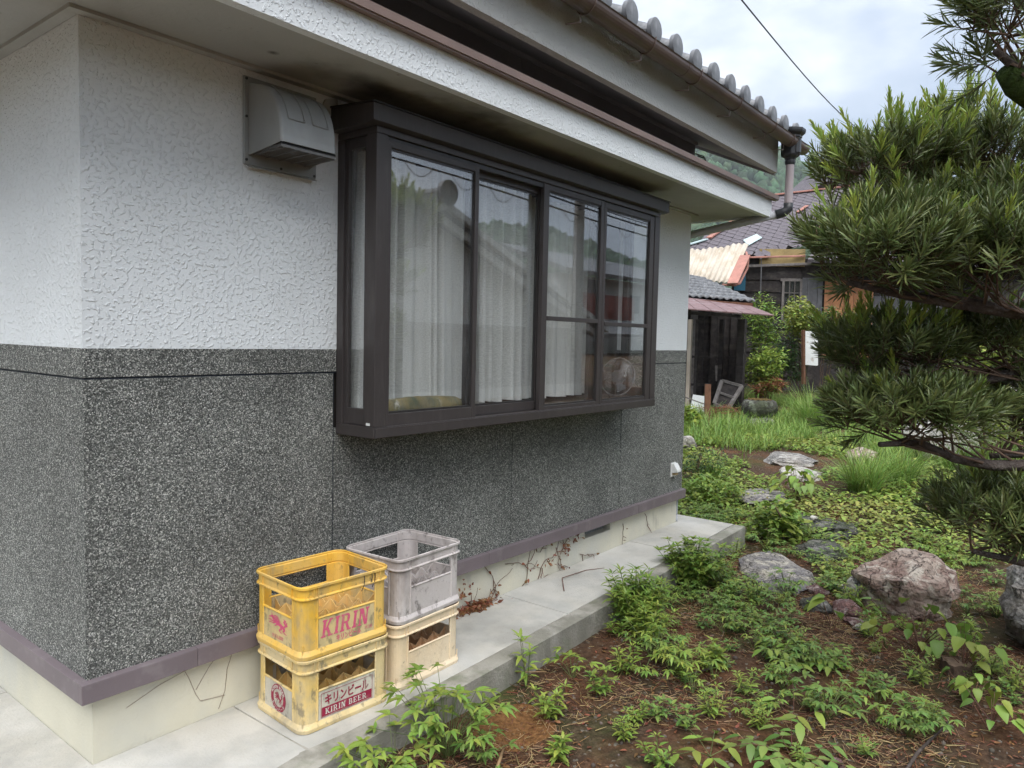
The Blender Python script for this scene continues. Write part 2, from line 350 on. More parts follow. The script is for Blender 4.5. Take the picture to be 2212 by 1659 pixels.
# ================================================================== ground height
SLOPE = .0095
def slab_z(x): return SLOPE*max(-.5, min(x, 5.2))
def slab_edge(x): return -.645+.03*x
def gz(x, y):
    t = max(0., x-6.0); rise = .30*(1-math.exp(-t/6.)) + .012*t if t < 40 else .30+.48
    z = -.115+rise
    if -40 < x < 40 and -40 < y < 40:
        z += .030*noise.noise(Vector((x*.55, y*.55, 3.1)))+.016*noise.noise(Vector((x*2.1, y*2.1, 9.7)))+.006*noise.noise(Vector((x*7, y*7, 1.7)))
        hx, hy = x-1.44, y+.80                      # shallow hollow by the kerb
        z -= .035*math.exp(-(hx*hx+hy*hy)/.03)
    return z
def grid_lines(*segs):
    o = []
    for a, b, st in segs:
        n = max(1, int(round((b-a)/st))); o += [a+(b-a)*i/n for i in range(n)]
    o.append(segs[-1][1]); return np.array(o)
xs = grid_lines((-1260, -60, 60), (-60, -4, 4), (-4, .2, .3), (.2, 6, .05), (6, 14, .12), (14, 24, .4), (24, 80, 4), (80, 1260, 60))
ys = grid_lines((-1260, -60, 60), (-60, -6, 4), (-6, -3.4, .2), (-3.4, .0, .05), (0, 4, .15), (4, 12, .6), (12, 60, 4), (60, 1260, 60))
V = [(x, y, gz(x, y)) for y in ys for x in xs]
nx, ny = len(xs), len(ys)
Q = [(j*nx+i, j*nx+i+1, (j+1)*nx+i+1, (j+1)*nx+i) for j in range(ny-1) for i in range(nx-1)]
# soil with reddish litter, dark crumbs and mossy patches
def mat_soil():
    m = bpy.data.materials.new('soil'); m.use_nodes = True; MAT['soil'] = m
    nt = m.node_tree; N = nt.nodes; L = nt.links; b = N['Principled BSDF']; b.inputs['Roughness'].default_value = .95; b.inputs['Specular IOR Level'].default_value = .1
    tc = N.new('ShaderNodeTexCoord'); ob = tc.outputs['Object']
    def nz(sc, det=6, ro=.6):
        t = N.new('ShaderNodeTexNoise'); t.inputs['Scale'].default_value = sc; t.inputs['Detail'].default_value = det; t.inputs['Roughness'].default_value = ro
        L.new(ob, t.inputs['Vector']); return t.outputs['Fac']
    def ramp(f, els):
        r = N.new('ShaderNodeValToRGB'); r.color_ramp.elements[0].position = els[0][0]; r.color_ramp.elements[0].color = (*els[0][1], 1)
        r.color_ramp.elements[1].position = els[-1][0]; r.color_ramp.elements[1].color = (*els[-1][1], 1)
        for p, c in els[1:-1]:
            e = r.color_ramp.elements.new(p); e.color = (*c, 1)
        L.new(f, r.inputs['Fac']); return r.outputs['Color']
    def mix(f, a, c):
        x = N.new('ShaderNodeMixRGB'); L.new(f, x.inputs['Fac']); L.new(a, x.inputs['Color1'])
        if isinstance(c, tuple): x.inputs['Color2'].default_value = (*c, 1)
        else: L.new(c, x.inputs['Color2'])
        return x.outputs['Color']
    c1 = ramp(nz(28, 8, .7), [(.3, (.028, .019, .013)), (.5, (.070, .046, .031)), (.62, (.115, .078, .052)), (.75, (.19, .14, .10))])
    c2 = ramp(nz(60, 5, .7), [(.3, (.05, .022, .012)), (.55, (.15, .072, .038)), (.75, (.27, .155, .085))])
    f2 = ramp(nz(1.9, 5), [(.47, (0, 0, 0)), (.62, (.85, .85, .85))])
    c = mix(f2, c1, c2)
    f3 = ramp(nz(.8, 6), [(.52, (0, 0, 0)), (.66, (.7, .7, .7))])
    c = mix(f3, c, ramp(nz(35), [(.3, (.035, .045, .014)), (.7, (.085, .12, .035))]))
    v = N.new('ShaderNodeTexVoronoi'); v.inputs['Scale'].default_value = 70; L.new(ob, v.inputs['Vector'])
    fs = N.new('ShaderNodeMath'); fs.operation = 'GREATER_THAN'; fs.inputs[1].default_value = .965
    sp = N.new('ShaderNodeSeparateColor'); L.new(v.outputs['Color'], sp.inputs[0]); L.new(sp.outputs[0], fs.inputs[0])
    c = mix(fs.outputs[0], c, (.17, .15, .12))
    L.new(c, b.inputs['Base Color'])
    bp = N.new('ShaderNodeBump'); bp.inputs['Distance'].default_value = .02; L.new(nz(38, 8, .7), bp.inputs['Height']); L.new(bp.outputs['Normal'], b.inputs['Normal'])
mat_soil()
ground = np_obj('ground', np_mesh('ground', V, Q, ['soil'], smooth=True)); setp(ground, kind='structure')
ground['label'] = 'bare brown garden soil with reddish litter and mossy patches'

# ================================================================== the house
ZB, ZG, Z1, ZS, LX = 1.5438, 1.4356, .33, 2.695, 4.864
DEP = 5.0
house = empty('house', (0, 0, 0), 'single storey white stucco house with grey pebble dado, bay window and tiled eaves', 'house')
# structural core with an opening for the bay window
OX0, OX1, OZ0, OZ1 = 1.16, 3.74, 1.19, 2.50
b = MB()
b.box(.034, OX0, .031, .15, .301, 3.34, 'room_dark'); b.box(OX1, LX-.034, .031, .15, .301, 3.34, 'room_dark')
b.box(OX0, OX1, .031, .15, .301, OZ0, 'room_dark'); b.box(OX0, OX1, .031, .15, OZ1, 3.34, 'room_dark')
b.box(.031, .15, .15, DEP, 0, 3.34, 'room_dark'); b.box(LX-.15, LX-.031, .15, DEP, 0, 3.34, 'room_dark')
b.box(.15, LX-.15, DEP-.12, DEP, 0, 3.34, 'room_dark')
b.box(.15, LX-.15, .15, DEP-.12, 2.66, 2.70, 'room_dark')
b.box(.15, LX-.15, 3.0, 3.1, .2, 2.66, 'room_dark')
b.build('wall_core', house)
MB().box(.15, LX-.15, .15, 3.0, .40, .45, 'room_floor').build('room_floor', house)
# white stucco
b = MB()
b.box(0, OX0, 0, .03, ZB, ZS, 'stucco'); b.box(OX1, LX, 0, .03, ZB, ZS, 'stucco'); b.box(OX0, OX1, 0, .03, OZ1, ZS, 'stucco')
b.build('stucco_wall', house)
MB().box(0, .03, .03, DEP, ZB, ZS, 'stucco').build('stucco_wall', house)
MB().box(LX-.03, LX, .03, DEP, ZB, ZS, 'stucco').build('stucco_wall', house)
MB().box(0, LX, DEP, DEP+.03, 0, ZS, 'stucco').build('stucco_wall', house)
# aggregate panels with recessed joints
J = .0042
def panel(x0, x1, y0, y1, z0, z1): MB().box(x0, x1, y0, y1, z0, z1, 'aggregate').build('wall_panel', house)
for x0, x1, zt in ((0, 1.099-J, ZG-J), (1.099+J, 2.4648-J, 1.17), (2.4648+J, 3.7848-J, 1.17), (3.7848+J, LX, ZG-J)): panel(x0, x1, 0, .03, Z1, zt)
panel(0, 1.112, 0, .03, ZG+J, ZB); panel(3.788, LX, 0, .03, ZG+J, ZB)
for y0, y1 in ((.03, 1.35-J), (1.35+J, 2.7-J), (2.7+J, DEP)):
    panel(0, .03, y0, y1, Z1, ZG-J); panel(LX-.03, LX, y0, y1, Z1, ZG-J)
panel(0, .03, .03, DEP, ZG+J, ZB); panel(LX-.03, LX, .03, DEP, ZG+J, ZB)
b = MB(); b.box(.006, LX-.006, .006, .0305, ZG-J, ZG+J, 'groove'); b.box(.006, .0305, .0305, DEP, ZG-J, ZG+J, 'groove')
for x in (1.099, 2.4648, 3.7848): b.box(x-J, x+J, .006, .0305, Z1, ZG-J if x != 2.4648 else 1.17, 'groove')
b.build('joint_sealant', house)
# plinth with a louvred vent
VX0, VX1, VZ0, VZ1 = 3.365, 3.72, .185, .268
b = MB()
b.box(.03, VX0, .03, .0308+.12, -.3, .30, 'plinth'); b.box(VX1, LX-.03, .03, .15, -.3, .30, 'plinth')
b.box(VX0, VX1, .03, .15, -.3, VZ0, 'plinth'); b.box(VX0, VX1, .03, .15, VZ1, .30, 'plinth')
b.box(.03, .15, .15, DEP, -.3, .30, 'plinth'); b.box(LX-.15, LX-.03, .15, DEP, -.3, .30, 'plinth')
b.build('plinth', house)
vent = MB().box(VX0, VX1, .125, .16, VZ0, VZ1, 'grille_dark').build('foundation_vent', house)
for i in range(15):
    x = VX0+.012+(VX1-VX0-.024)*i/14; MB().box(x-.0045, x+.0045, .085, .124, VZ0+.004, VZ1-.004, 'pipe_grey').build('vent_bar', vent)
# purple-brown drip flashing in lengths
def flash(p):  # p: list of (x0,x1) along the front
    for x0, x1 in p:
        MB().extr_x([(-.028, .262), (-.028, .335), (.0, .339), (.03, .339), (.03, .262)], x0, x1, 'flashing').build('drip_flashing', house, bevel=.002)
flash(((-.028, .408), (.4095, 2.23), (2.2315, 4.05), (4.0515, LX+.028)))
for y0, y1 in ((-.0278, 1.8), (1.8015, 3.6), (3.6015, DEP)):
    for s, X in ((1, 0), (-1, LX)):
        MB().prism([(-.0285, .2615), (-.0285, .3355), (0, .3395), (.028, .3395), (.028, .2615)], lambda q, X=X, s=s, y0=y0: (X+s*q[0], y0+(.0285 if s*1 and y0 < 0 else 0), q[1]),
                   lambda q, X=X, s=s, y1=y1: (X+s*q[0], y1, q[1]), 'flashing').build('drip_flashing', house, bevel=.002)
# canopy: deep boxed eave above the window
CX0, CX1, CY = -.62, 5.30, -.53
can = MB().box(CX0+.045, CX1-.045, CY+.045, DEP, ZS+.010, ZS+.05, 'soffit').build('canopy', house)
setp(can, label='dirty pale soffit board of the lower eave')
b = MB(); b.box(CX0, CX1, CY, CY+.045, ZS, 2.842, 'stucco'); b.build('fascia', can)
b = MB(); b.box(CX0, CX0+.045, CY+.0455, DEP, ZS, 2.842, 'stucco'); b.build('fascia', can)
b = MB(); b.box(CX1-.045, CX1, CY+.0455, DEP, ZS, 2.842, 'stucco'); b.build('fascia', can)
b = MB(); b.box(-.045, LX+.045, -.045, -.002, ZS-.004, ZS+.0095, 'soffit'); b.build('soffit_trim', can)
b = MB(); b.box(-.045, -.002, -.0015, DEP, ZS-.004, ZS+.0095, 'soffit'); b.build('soffit_trim', can)
b = MB(); b.box(CX0-.035, CX1+.05, CY-.035, CY-.001, 2.838, 2.862, 'copper_trim')
b.box(CX0-.04, CX1+.055, CY-.042, CY-.0355, 2.845, 2.880, 'copper_trim'); b.build('edge_flashing', can)
b = MB(); b.hexa([(CX0-.03, CY-.03, 2.868), (CX1+.04, CY-.03, 2.868), (CX1+.04, .0, 2.96), (CX0-.03, .0, 2.96), (CX0-.03, CY-.03, 2.878), (CX1+.04, CY-.03, 2.878), (CX1+.04, .0, 2.972), (CX0-.03, .0, 2.972)], 'canopy_metal')
b.build('canopy_roof', can)
# dark band of wall above the canopy
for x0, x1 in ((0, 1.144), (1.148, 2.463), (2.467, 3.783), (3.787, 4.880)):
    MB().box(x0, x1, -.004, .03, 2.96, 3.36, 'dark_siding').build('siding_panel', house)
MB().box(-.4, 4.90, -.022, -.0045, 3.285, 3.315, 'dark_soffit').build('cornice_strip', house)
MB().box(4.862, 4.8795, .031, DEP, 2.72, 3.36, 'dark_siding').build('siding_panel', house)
# sloping upper eave: soffit, fascia, gable edge
UX0, UX1 = -.8, 5.34
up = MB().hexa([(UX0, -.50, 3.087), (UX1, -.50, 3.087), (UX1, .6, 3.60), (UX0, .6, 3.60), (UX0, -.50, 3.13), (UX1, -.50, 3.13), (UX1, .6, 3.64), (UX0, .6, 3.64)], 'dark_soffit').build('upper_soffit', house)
b = MB(); b.box(UX0, UX1, -.55, -.5005, 3.075, 3.345, 'stucco_shaded'); b.build('upper_fascia', house)
mat('barge', (.30, .26, .25), .6, var=(3, .15))
b = MB(); b.hexa([(UX1+.0005, -.52, 3.06), (UX1+.045, -.52, 3.06), (UX1+.045, 1.6, 4.02), (UX1+.0005, 1.6, 4.02), (UX1+.0005, -.52, 3.20), (UX1+.045, -.52, 3.20), (UX1+.045, 1.6, 4.16), (UX1+.0005, 1.6, 4.16)], 'barge')
b.build('barge_board', house)
# roof with wave tiles
SL = .45; ca, sa = 1/math.hypot(1, SL), SL/math.hypot(1, SL)
roof = MB().hexa([(UX0, -.60, 3.345), (UX1+.05, -.60, 3.345), (UX1+.05, 2.6, 3.345+3.2*SL), (UX0, 2.6, 3.345+3.2*SL), (UX0, -.60, 3.37), (UX1+.05, -.60, 3.37), (UX1+.05, 2.6, 3.37+3.2*SL), (UX0, 2.6, 3.37+3.2*SL)], 'dark_soffit').build('roof', house)
TP = .2825
def tile_profile():
    o = []
    for k in range(9):
        a = math.pi*k/8; o.append((-.048*math.cos(a), .012+.046*math.sin(a)))
    for k in range(1, 8):
        t = k/8; o.append((.048+(TP-.096+.012)*t, .012-.030*math.sin(math.pi*t)))
    return o
def tile_mesh(eave):
    pr = tile_profile(); n = len(pr); b = MB(); ln = .33; th = .014
    def P(x, s, z): return (x, s*ca-z*sa, s*sa+z*ca)
    V = [P(x, 0, z) for x, z in pr]+[P(x, ln, z) for x, z in pr]+[P(x, 0, z-th) for x, z in pr]+[P(x, ln, z-th) for x, z in pr]
    F = [(i, i+1, n+i+1, n+i) for i in range(n-1)]+[(2*n+i, 3*n+i, 3*n+i+1, 2*n+i+1) for i in range(n-1)]+[(i, 2*n+i, 2*n+i+1, i+1) for i in range(n-1)]
    b.add(V, F, 'kawara')
    if eave:
        c = Vector((0, -.004, .018)); r = .070
        ring = [(c.x+r*math.cos(a), c.y-.040, c.z+r*math.sin(a)) for a in [2*math.pi*k/16 for k in range(16)]]
        ring2 = [(x, y+.026, z) for x, y, z in ring]; ring3 = [(c.x+(x-c.x)*.8, y-.004, c.z+(z-c.z)*.8) for x, y, z in ring]
        b.add(ring+ring2+ring3, [tuple(range(32, 48))]+[(i, (i+1) % 16, 16+(i+1) % 16, 16+i) for i in range(16)]+[(32+i, 32+(i+1) % 16, (i+1) % 16, i) for i in range(16)], 'kawara')
        ap = [(x, z) for x, z in pr if x > .05]
        b.add([(x, -.006, z-.004) for x, z in ap]+[(x, -.006, z-.045) for x, z in ap]+[(x, .008, z-.004) for x, z in ap]+[(x, .008, z-.045) for x, z in ap],
              [(i, i+1, len(ap)+i+1, len(ap)+i) for i in range(len(ap)-1)]+[(2*len(ap)+i, 2*len(ap)+i+1, 3*len(ap)+i+1, 3*len(ap)+i) for i in range(len(ap)-1)], 'kawara')
    o = b.build('roof_tile', roof, smooth=True); o.data.polygons.foreach_set('use_smooth', [True]*len(o.data.polygons))
    md = o.modifiers.new('es', 'EDGE_SPLIT'); md.split_angle = R(50); return o
te, tm = tile_mesh(True), tile_mesh(False)
for r in range(9):
    for c in range(23):
        x = 5.41-c*TP
        s = r*.262-.03
        src = te if r == 0 else tm
        o = src if (c == 0 and r in (0, 1)) else src.copy()
        if o is not src: link(o, roof)
        o.location = (x, -.61+s*ca, 3.415+s*sa+.003*math.sin(c*5.1+r))
        o.rotation_euler = (.008*math.sin(c*3.7+r*2.1), .02*math.sin(c*2.3+r), 0)
# gutter
GY, GZc, GR = -.672, 3.322, .058
b = MB(); k = 12
pr = [(GY+GR*math.cos(math.pi+math.pi*i/k), GZc+GR*math.sin(math.pi+math.pi*i/k)) for i in range(k+1)]
pr = [(GY-GR-.006, GZc+.006)]+pr+[(GY+GR, GZc+.012), (GY+GR-.004, GZc+.012)]+[(GY+(GR-.004)*math.cos(2*math.pi-math.pi*i/k), GZc+(GR-.004)*math.sin(2*math.pi-math.pi*i/k)) for i in range(k+1)]+[(GY-GR+.004, GZc+.010)]
gut = b.extr_x(pr, UX0, 5.62, 'gutter_brown', caps=False).build('rain_gutter', house)
for gx in (.2, .86, 1.50, 2.135, 2.769, 3.396, 4.063, 4.766, 5.20):
    b = MB(); pts = [(gx, GY+(GR+.003)*math.cos(math.pi*(1+i/10)), GZc+(GR+.003)*math.sin(math.pi*(1+i/10))) for i in range(11)]
    pts = [(gx, GY-GR-.004, GZc+.018)]+pts
    b.tube(pts, .0042, 'gutter_brown', 6)
    b.tube([(gx, GY+GR*.5, GZc-GR*.88), (gx, GY+GR*.55, GZc-GR-.035), (gx, -.548, GZc-GR-.022)], .0045, 'pipe_pink', 6)
    b.build('bracket', gut)
for gx in (1.2, 3.25): MB().extr_x([(y+(y-GY)*.04, z+(z-GZc)*.04) for y, z in pr], gx-.03, gx+.03, 'gutter_brown').build('joint_collar', gut)
# collector box and downpipe
DX, DY = 5.345, -.655
def lathe_poly(b, secs, n, mat, rot=0, cx=0, cy=0):
    V = []
    for z, rx, ry in secs:
        for j in range(n):
            a = 2*math.pi*(j+.5)/n+rot; V.append((cx+rx*math.cos(a), cy+ry*math.sin(a), z))
    F = [(i*n+j, i*n+(j+1) % n, (i+1)*n+(j+1) % n, (i+1)*n+j) for i in range(len(secs)-1) for j in range(n)]
    F += [tuple(range(n))[::-1], tuple((len(secs)-1)*n+j for j in range(n))]
    return b.add(V, F, mat)
dp = MB(); lathe_poly(dp, [(2.80, .034, .034), (3.155, .034, .034)], 20, 'pipe_pink', cx=DX, cy=DY)
dpo = dp.build('downpipe', house, smooth=True); dpo.modifiers.new('es', 'EDGE_SPLIT').split_angle = R(40)
b = MB(); lathe_poly(b, [(3.13, .038, .038), (3.15, .044, .044), (3.165, .044, .044), (3.167, .04, .04), (3.185, .046, .046), (3.20, .075, .07), (3.215, .082, .078), (3.345, .085, .08), (3.35, .092, .088), (3.365, .092, .088), (3.385, .115, .11), (3.40, .12, .115), (3.42, .12, .115), (3.425, .10, .095)], 8, 'iron_black', cx=DX, cy=DY)
lathe_poly(b, [(3.22, .045, .035), (3.335, .045, .035)], 8, 'iron_black', cx=DX-.01, cy=DY-.052)
b.build('collector_box', dpo, bevel=.004)
b = MB(); b.tube([(DX, DY, 2.81), (DX, DY, 2.765), (DX-.012, DY+.028, 2.735), (DX-.04, DY+.09, 2.715)], [.040, .040, .040, .040], 'iron_black', 16); b.build('elbow', dpo, smooth=True)
b = MB(); b.tube([(DX-.03, DY+.07, 2.721), (5.06, .10, 2.560), (4.93, .38, 2.49), (4.90, .42, 2.45), (4.90, .42, .05)], .034, 'pipe_grey', 16); b.build('pipe_run', dpo, smooth=True)
MB().tube([(4.858, .046, slab_z(5)-.01), (4.858, .046, .262)], .017, 'pipe_grey', 12).build('drain_stub', house, smooth=True)
MB().tube([(4.858, .046, slab_z(5)-.01), (4.858, .046, .10)], .021, 'pipe_grey', 12).build('drain_stub', house, smooth=True)
# little black cable loop under the upper eave at the corner
b = MB(); b.tube([(4.90, -.02, 3.20), (4.98, -.05, 3.19), (5.03, -.06, 3.12), (5.04, -.05, 3.0)], .006, 'iron_black', 6)
b.tube([(4.90, .0, 3.22), (5.0, -.03, 3.215), (5.06, -.04, 3.15), (5.08, -.03, 3.0)], .005, 'iron_black', 6); b.build('cable', house)

# ------------------------------------------------------------------ bay window
WX0, WX1, WY, WZ0 = 1.112, 3.788, -.27, 1.145
b = MB()
b.box(WX0, WX1, WY, 0, WZ0, WZ0+.052, 'bronze')                                  # bottom box
b.box(WX0, WX0+.068, WY, WY+.068, WZ0+.0525, 2.505, 'bronze'); b.box(WX1-.075, WX1, WY, WY+.068, WZ0+.0525, 2.505, 'bronze')
b.box(WX0, WX0+.045, -.045, -.0005, WZ0+.0525, 2.505, 'bronze'); b.box(WX1-.045, WX1, -.045, -.0005, WZ0+.0525, 2.505, 'bronze')
b.box(WX0, WX1, WY, -.0005, 2.5055, 2.535, 'bronze')
b.box(WX0+.0685, WX1-.0755, WY+.012, WY+.06, 2.478, 2.505, 'bronze_dark')
win = b.build('bay_window', house, bevel=.0025); setp(win, label='dark bronze aluminium bay window with four sliding panes')
b = MB(); b.extr_x([(-.305, 2.543), (-.305, 2.618), (-.0005, 2.640), (-.0005, 2.536), (-.268, 2.536)], 1.062, 3.852, 'bronze'); b.build('window_hood', win, bevel=.003)
b = MB(); b.extr_x([(-.312, 2.6185), (-.312, 2.6235), (-.002, 2.6455), (-.002, 2.6405)], 1.055, 3.860, 'bronze_dark'); b.build('hood_flashing', win)
MB().box(WX0+.005, WX1-.005, WY-.006, WY-.0005, WZ0+.004, WZ0+.046, 'bronze').build('sill_cover', win)
MB().box(1.04+.12, 3.74, -.20, .14, WZ0+.0525, WZ0+.064, 'sill_board').build('sill_board', win)
def sash(x0, x1, y, z0, z1, sl, sr, rb, rt, muntin=None):
    th = .028
    b = MB(); b.box(x0, x0+sl, y, y+th, z0, z1, 'bronze'); b.box(x1-sr, x1, y, y+th, z0, z1, 'bronze')
    b.box(x0+sl, x1-sr, y+.001, y+th-.001, z0, z0+rb, 'bronze'); b.box(x0+sl, x1-sr, y+.001, y+th-.001, z1-rt, z1, 'bronze')
    o = b.build('sash', win, bevel=.002)
    b = MB(); g = .010
    for zz in ((z0+rb, z0+rb+g), (z1-rt-g, z1-rt)): b.box(x0+sl, x1-sr, y+.008, y+th-.006, zz[0], zz[1], 'bronze_dark')
    for xx in ((x0+sl, x0+sl+.006), (x1-sr-.006, x1-sr)): b.box(xx[0], xx[1], y+.0085, y+th-.0065, z0+rb+g, z1-rt-g, 'bronze_dark')
    b.build('glazing_bead', win)
    MB().box(x0+sl+.002, x1-sr-.002, y+.012, y+.0165, z0+rb+.002, z1-rt-.002, 'glass').build('window_pane', win)
    if muntin:
        MB().box(x0+sl+.006, x1-sr-.006, y-.002, y+.0115, muntin-.013, muntin+.013, 'bronze').build('glazing_bar', win, bevel=.002)
    return o
zt, zb_ = 2.482, WZ0+.054
sash(1.182, 1.806, -.266, zb_-.006, 2.487, .022, .030, .060, .030)
sash(1.775, 2.415, -.222, zb_, zt, .028, .030, .050, .034)
sash(2.372, 3.030, -.266, zb_-.020, 2.503, .052, .038, .040, .034, 1.735)
sash(3.034, 3.708, -.266, zb_-.020, 2.495, .030, .060, .040, .034, 1.722)
sash(2.96, 3.05, -.222, zb_, zt, .035, .035, .05, .034)
# side lights
for X, s in ((WX0+.012, 1), (WX1-.012-.024, -1)):
    b = MB(); y0, y1, z0, z1 = WY+.0685, -.0455, zb_, 2.502
    b.box(X, X+.024, y0, y0+.022, z0, z1, 'bronze'); b.box(X, X+.024, y1-.022, y1, z0, z1, 'bronze')
    b.box(X+.001, X+.023, y0+.022, y1-.022, z0, z0+.075, 'bronze'); b.box(X+.001, X+.023, y0+.022, y1-.022, z1-.045, z1, 'bronze')
    b.build('side_frame', win, bevel=.002)
    MB().box(X+.010, X+.014, y0+.022, y1-.022, z0+.075, z1-.045, 'glass').build('side_pane', win)
MB().box(WX0-.0015, WX0-.0002, -.243, -.217, WZ0+.058, WZ0+.070, 'white_plastic').build('maker_plate', win)

# ------------------------------------------------------------------ kitchen exhaust hood on the wall
ex = MB().box(.623, .985, -.012, -.0005, 2.305, 2.664, 'hood_metal').build('exhaust_hood', house, bevel=.006)
setp(ex, label='weathered grey metal exhaust hood on the wall')
prof = [(-.012, 2.640)]+[(-.05-.185*math.sin(math.pi/2*i/10), 2.400+.225*math.cos(math.pi/2*i/10)) for i in range(1, 11)]+[(-.240, 2.372)]
b = MB(); n = len(prof)
XL, XR = .645, .950
def taper(y, side): t = abs(y)/.24; return (XL+.004*t) if side == 0 else (XR-.032*t)
V = [(taper(y, 0)+(.012 if 0 < i < n-1 else 0)*0, y, z) for i, (y, z) in enumerate(prof)]+[(taper(y, 1), y, z) for y, z in prof]
V += [(XL, -.012, 2.345), (XR, -.012, 2.345)]
F = [(i, n+i, n+i+1, i+1) for i in range(n-1)]+[tuple(range(n))+(2*n,), tuple(range(n, 2*n))[::-1]+(2*n+1,)]
b.add(V, F, 'hood_metal'); sh = b.build('hood_shell', ex, fixn=True); sh.modifiers.new('sol', 'SOLIDIFY').thickness = .004
bv = sh.modifiers.new('bevel', 'BEVEL'); bv.width = .014; bv.segments = 3; bv.limit_method = 'ANGLE'; bv.angle_limit = R(50)
sh.modifiers.move(1, 0)
# pressed ribs on the shell
for x0, x1 in ((.688, .765), (.805, .882)):
    for x in (x0, x1):
        b = MB(); b.tube([(x+(.0 if i < 9 else 0), prof[i][0]-.002, prof[i][1]+.002) for i in range(2, 9)], .0035, 'hood_metal', 6); b.build('pressed_rib', ex, smooth=True)
    i = 8; MB().tube([(x0, prof[i][0]-.002, prof[i][1]), (x1, prof[i][0]-.002, prof[i][1])], .0035, 'hood_metal', 6).build('pressed_rib', ex, smooth=True)
MB().box(.650, .918, -.232, -.013, 2.364, 2.372, 'grille_dark').build('grille_back', ex)
b = MB()
for i in range(22):
    y = -.228+.21*i/21; b.box(.652, .944-.03*abs(y)/.24, y-.0018, y+.0018, 2.352, 2.3635, 'grille_bar')
b.build('grille', ex)
b = MB()
for i in range(5):
    x = .665+.25*i/4; b.box(x-.002, x+.002, -.228, -.016, 2.348, 2.352, 'grille_bar')
b.build('grille', ex)
for x, z in ((.635, 2.652), (.635, 2.50), (.635, 2.325), (.80, 2.317), (.972, 2.317)):
    MB().tube([(x, -.0122, z), (x, -.016, z)], .006, 'iron_black', 8).build('screw', ex)
b = MB(); b.extr_x([(-.012, 2.304), (-.03, 2.296), (-.028, 2.293), (-.012, 2.299)], .64, .975, 'hood_metal'); b.build('drip_lip', ex)
# mortar patch beside the hood top
b = MB(); b.prism([(1.0, 2.60), (1.03, 2.67), (1.10, 2.69), (1.105, 2.64), (1.09, 2.615), (1.06, 2.60)], lambda p: (p[0], -.001, p[1]), lambda p: (p[0], -.014, p[1]), 'soffit'); b.build('mortar_patch', house, bevel=.004)
# weatherproof outlet cover near the far corner
oc = MB().box(4.630, 4.715, -.012, -.0005, .472, .592, 'white_plastic').build('outlet_cover', house, bevel=.004)
b = MB(); b.prism([(-.012, .585), (-.03, .588), (-.062, .535), (-.064, .515), (-.012, .505)], lambda p: (4.636, p[0], p[1]), lambda p: (4.709, p[0], p[1]), 'white_plastic'); b.build('cover_lid', oc, bevel=.004)
b = MB(); b.box(4.650, 4.695, -.045, -.0125, .490, .5045, 'tan_plastic'); b.build('socket', oc)

# ================================================================== concrete apron
def apron_piece(poly, zt, zb, mat, name, parent=None, bevel=.004):
    b = MB(); b.prism(poly, lambda p: (p[0], p[1], slab_z(p[0])+zb), lambda p: (p[0], p[1], slab_z(p[0])+zt), mat)
    o = b.build(name, parent, bevel=bevel); return o
apron = apron_piece([(-3, slab_edge(-3)), (5.10, slab_edge(5.10)), (5.10, 4.5), (LX-.1, 4.5), (LX-.1, .1), (.1, .1), (.1, 4.5), (-3, 4.5)], -.0105, -.30, 'concrete_edge', 'concrete_apron', None, 0)
setp(apron, kind='structure', label='narrow pale concrete apron along the foot of the house')
GYv = .105
for x0, x1 in ((-1.6, .6), (.6, 2.43), (2.43, 4.02), (4.02, 5.10)):
    g = .0035; e1 = .0 if x1 < 5 else .0
    apron_piece([(x0+g, slab_edge(x0)), (x1-g, slab_edge(x1)), (x1-g, slab_edge(x1)+GYv-g), (x0+g, slab_edge(x0)+GYv-g)], 0, -.14, 'concrete_edge', 'edge_strip', apron, .006)
    xa, xb = (max(x0, .0)+g if x0 >= 0 else x0, min(x1, LX)-g)
    apron_piece([(x0+g, slab_edge(x0)+GYv+g), (x1-g, slab_edge(x1)+GYv+g), (x1-g, .029 if x1 < LX else .6), (LX-.029, .6) if x1 > LX else (x1-g, .0285), (LX-.029, .029) if x1 > LX else (x1-g, .028), (x0+g if x0 > 0 else x0+g, .029 if x0 > 0 else .6)]
                if x1 > LX else [(x0+g, slab_edge(x0)+GYv+g), (x1-g, slab_edge(x1)+GYv+g), (x1-g, .029), (x0+g if x0 > 0 else .029, .029)]+([] if x0 > 0 else [(.029, .9), (x0+g, .9)]), 0, -.012, 'concrete', 'apron_slab', apron, .003)
apron_piece([(-1.6, .907), (.029, .907), (.029, 4.4), (-1.6, 4.4)], 0, -.012, 'concrete', 'apron_slab', apron, .003)
apron_piece([(LX-.029, .607), (5.096, .607), (5.096, 4.4), (LX-.029, 4.4)], 0, -.012, 'concrete', 'apron_slab', apron, .003)
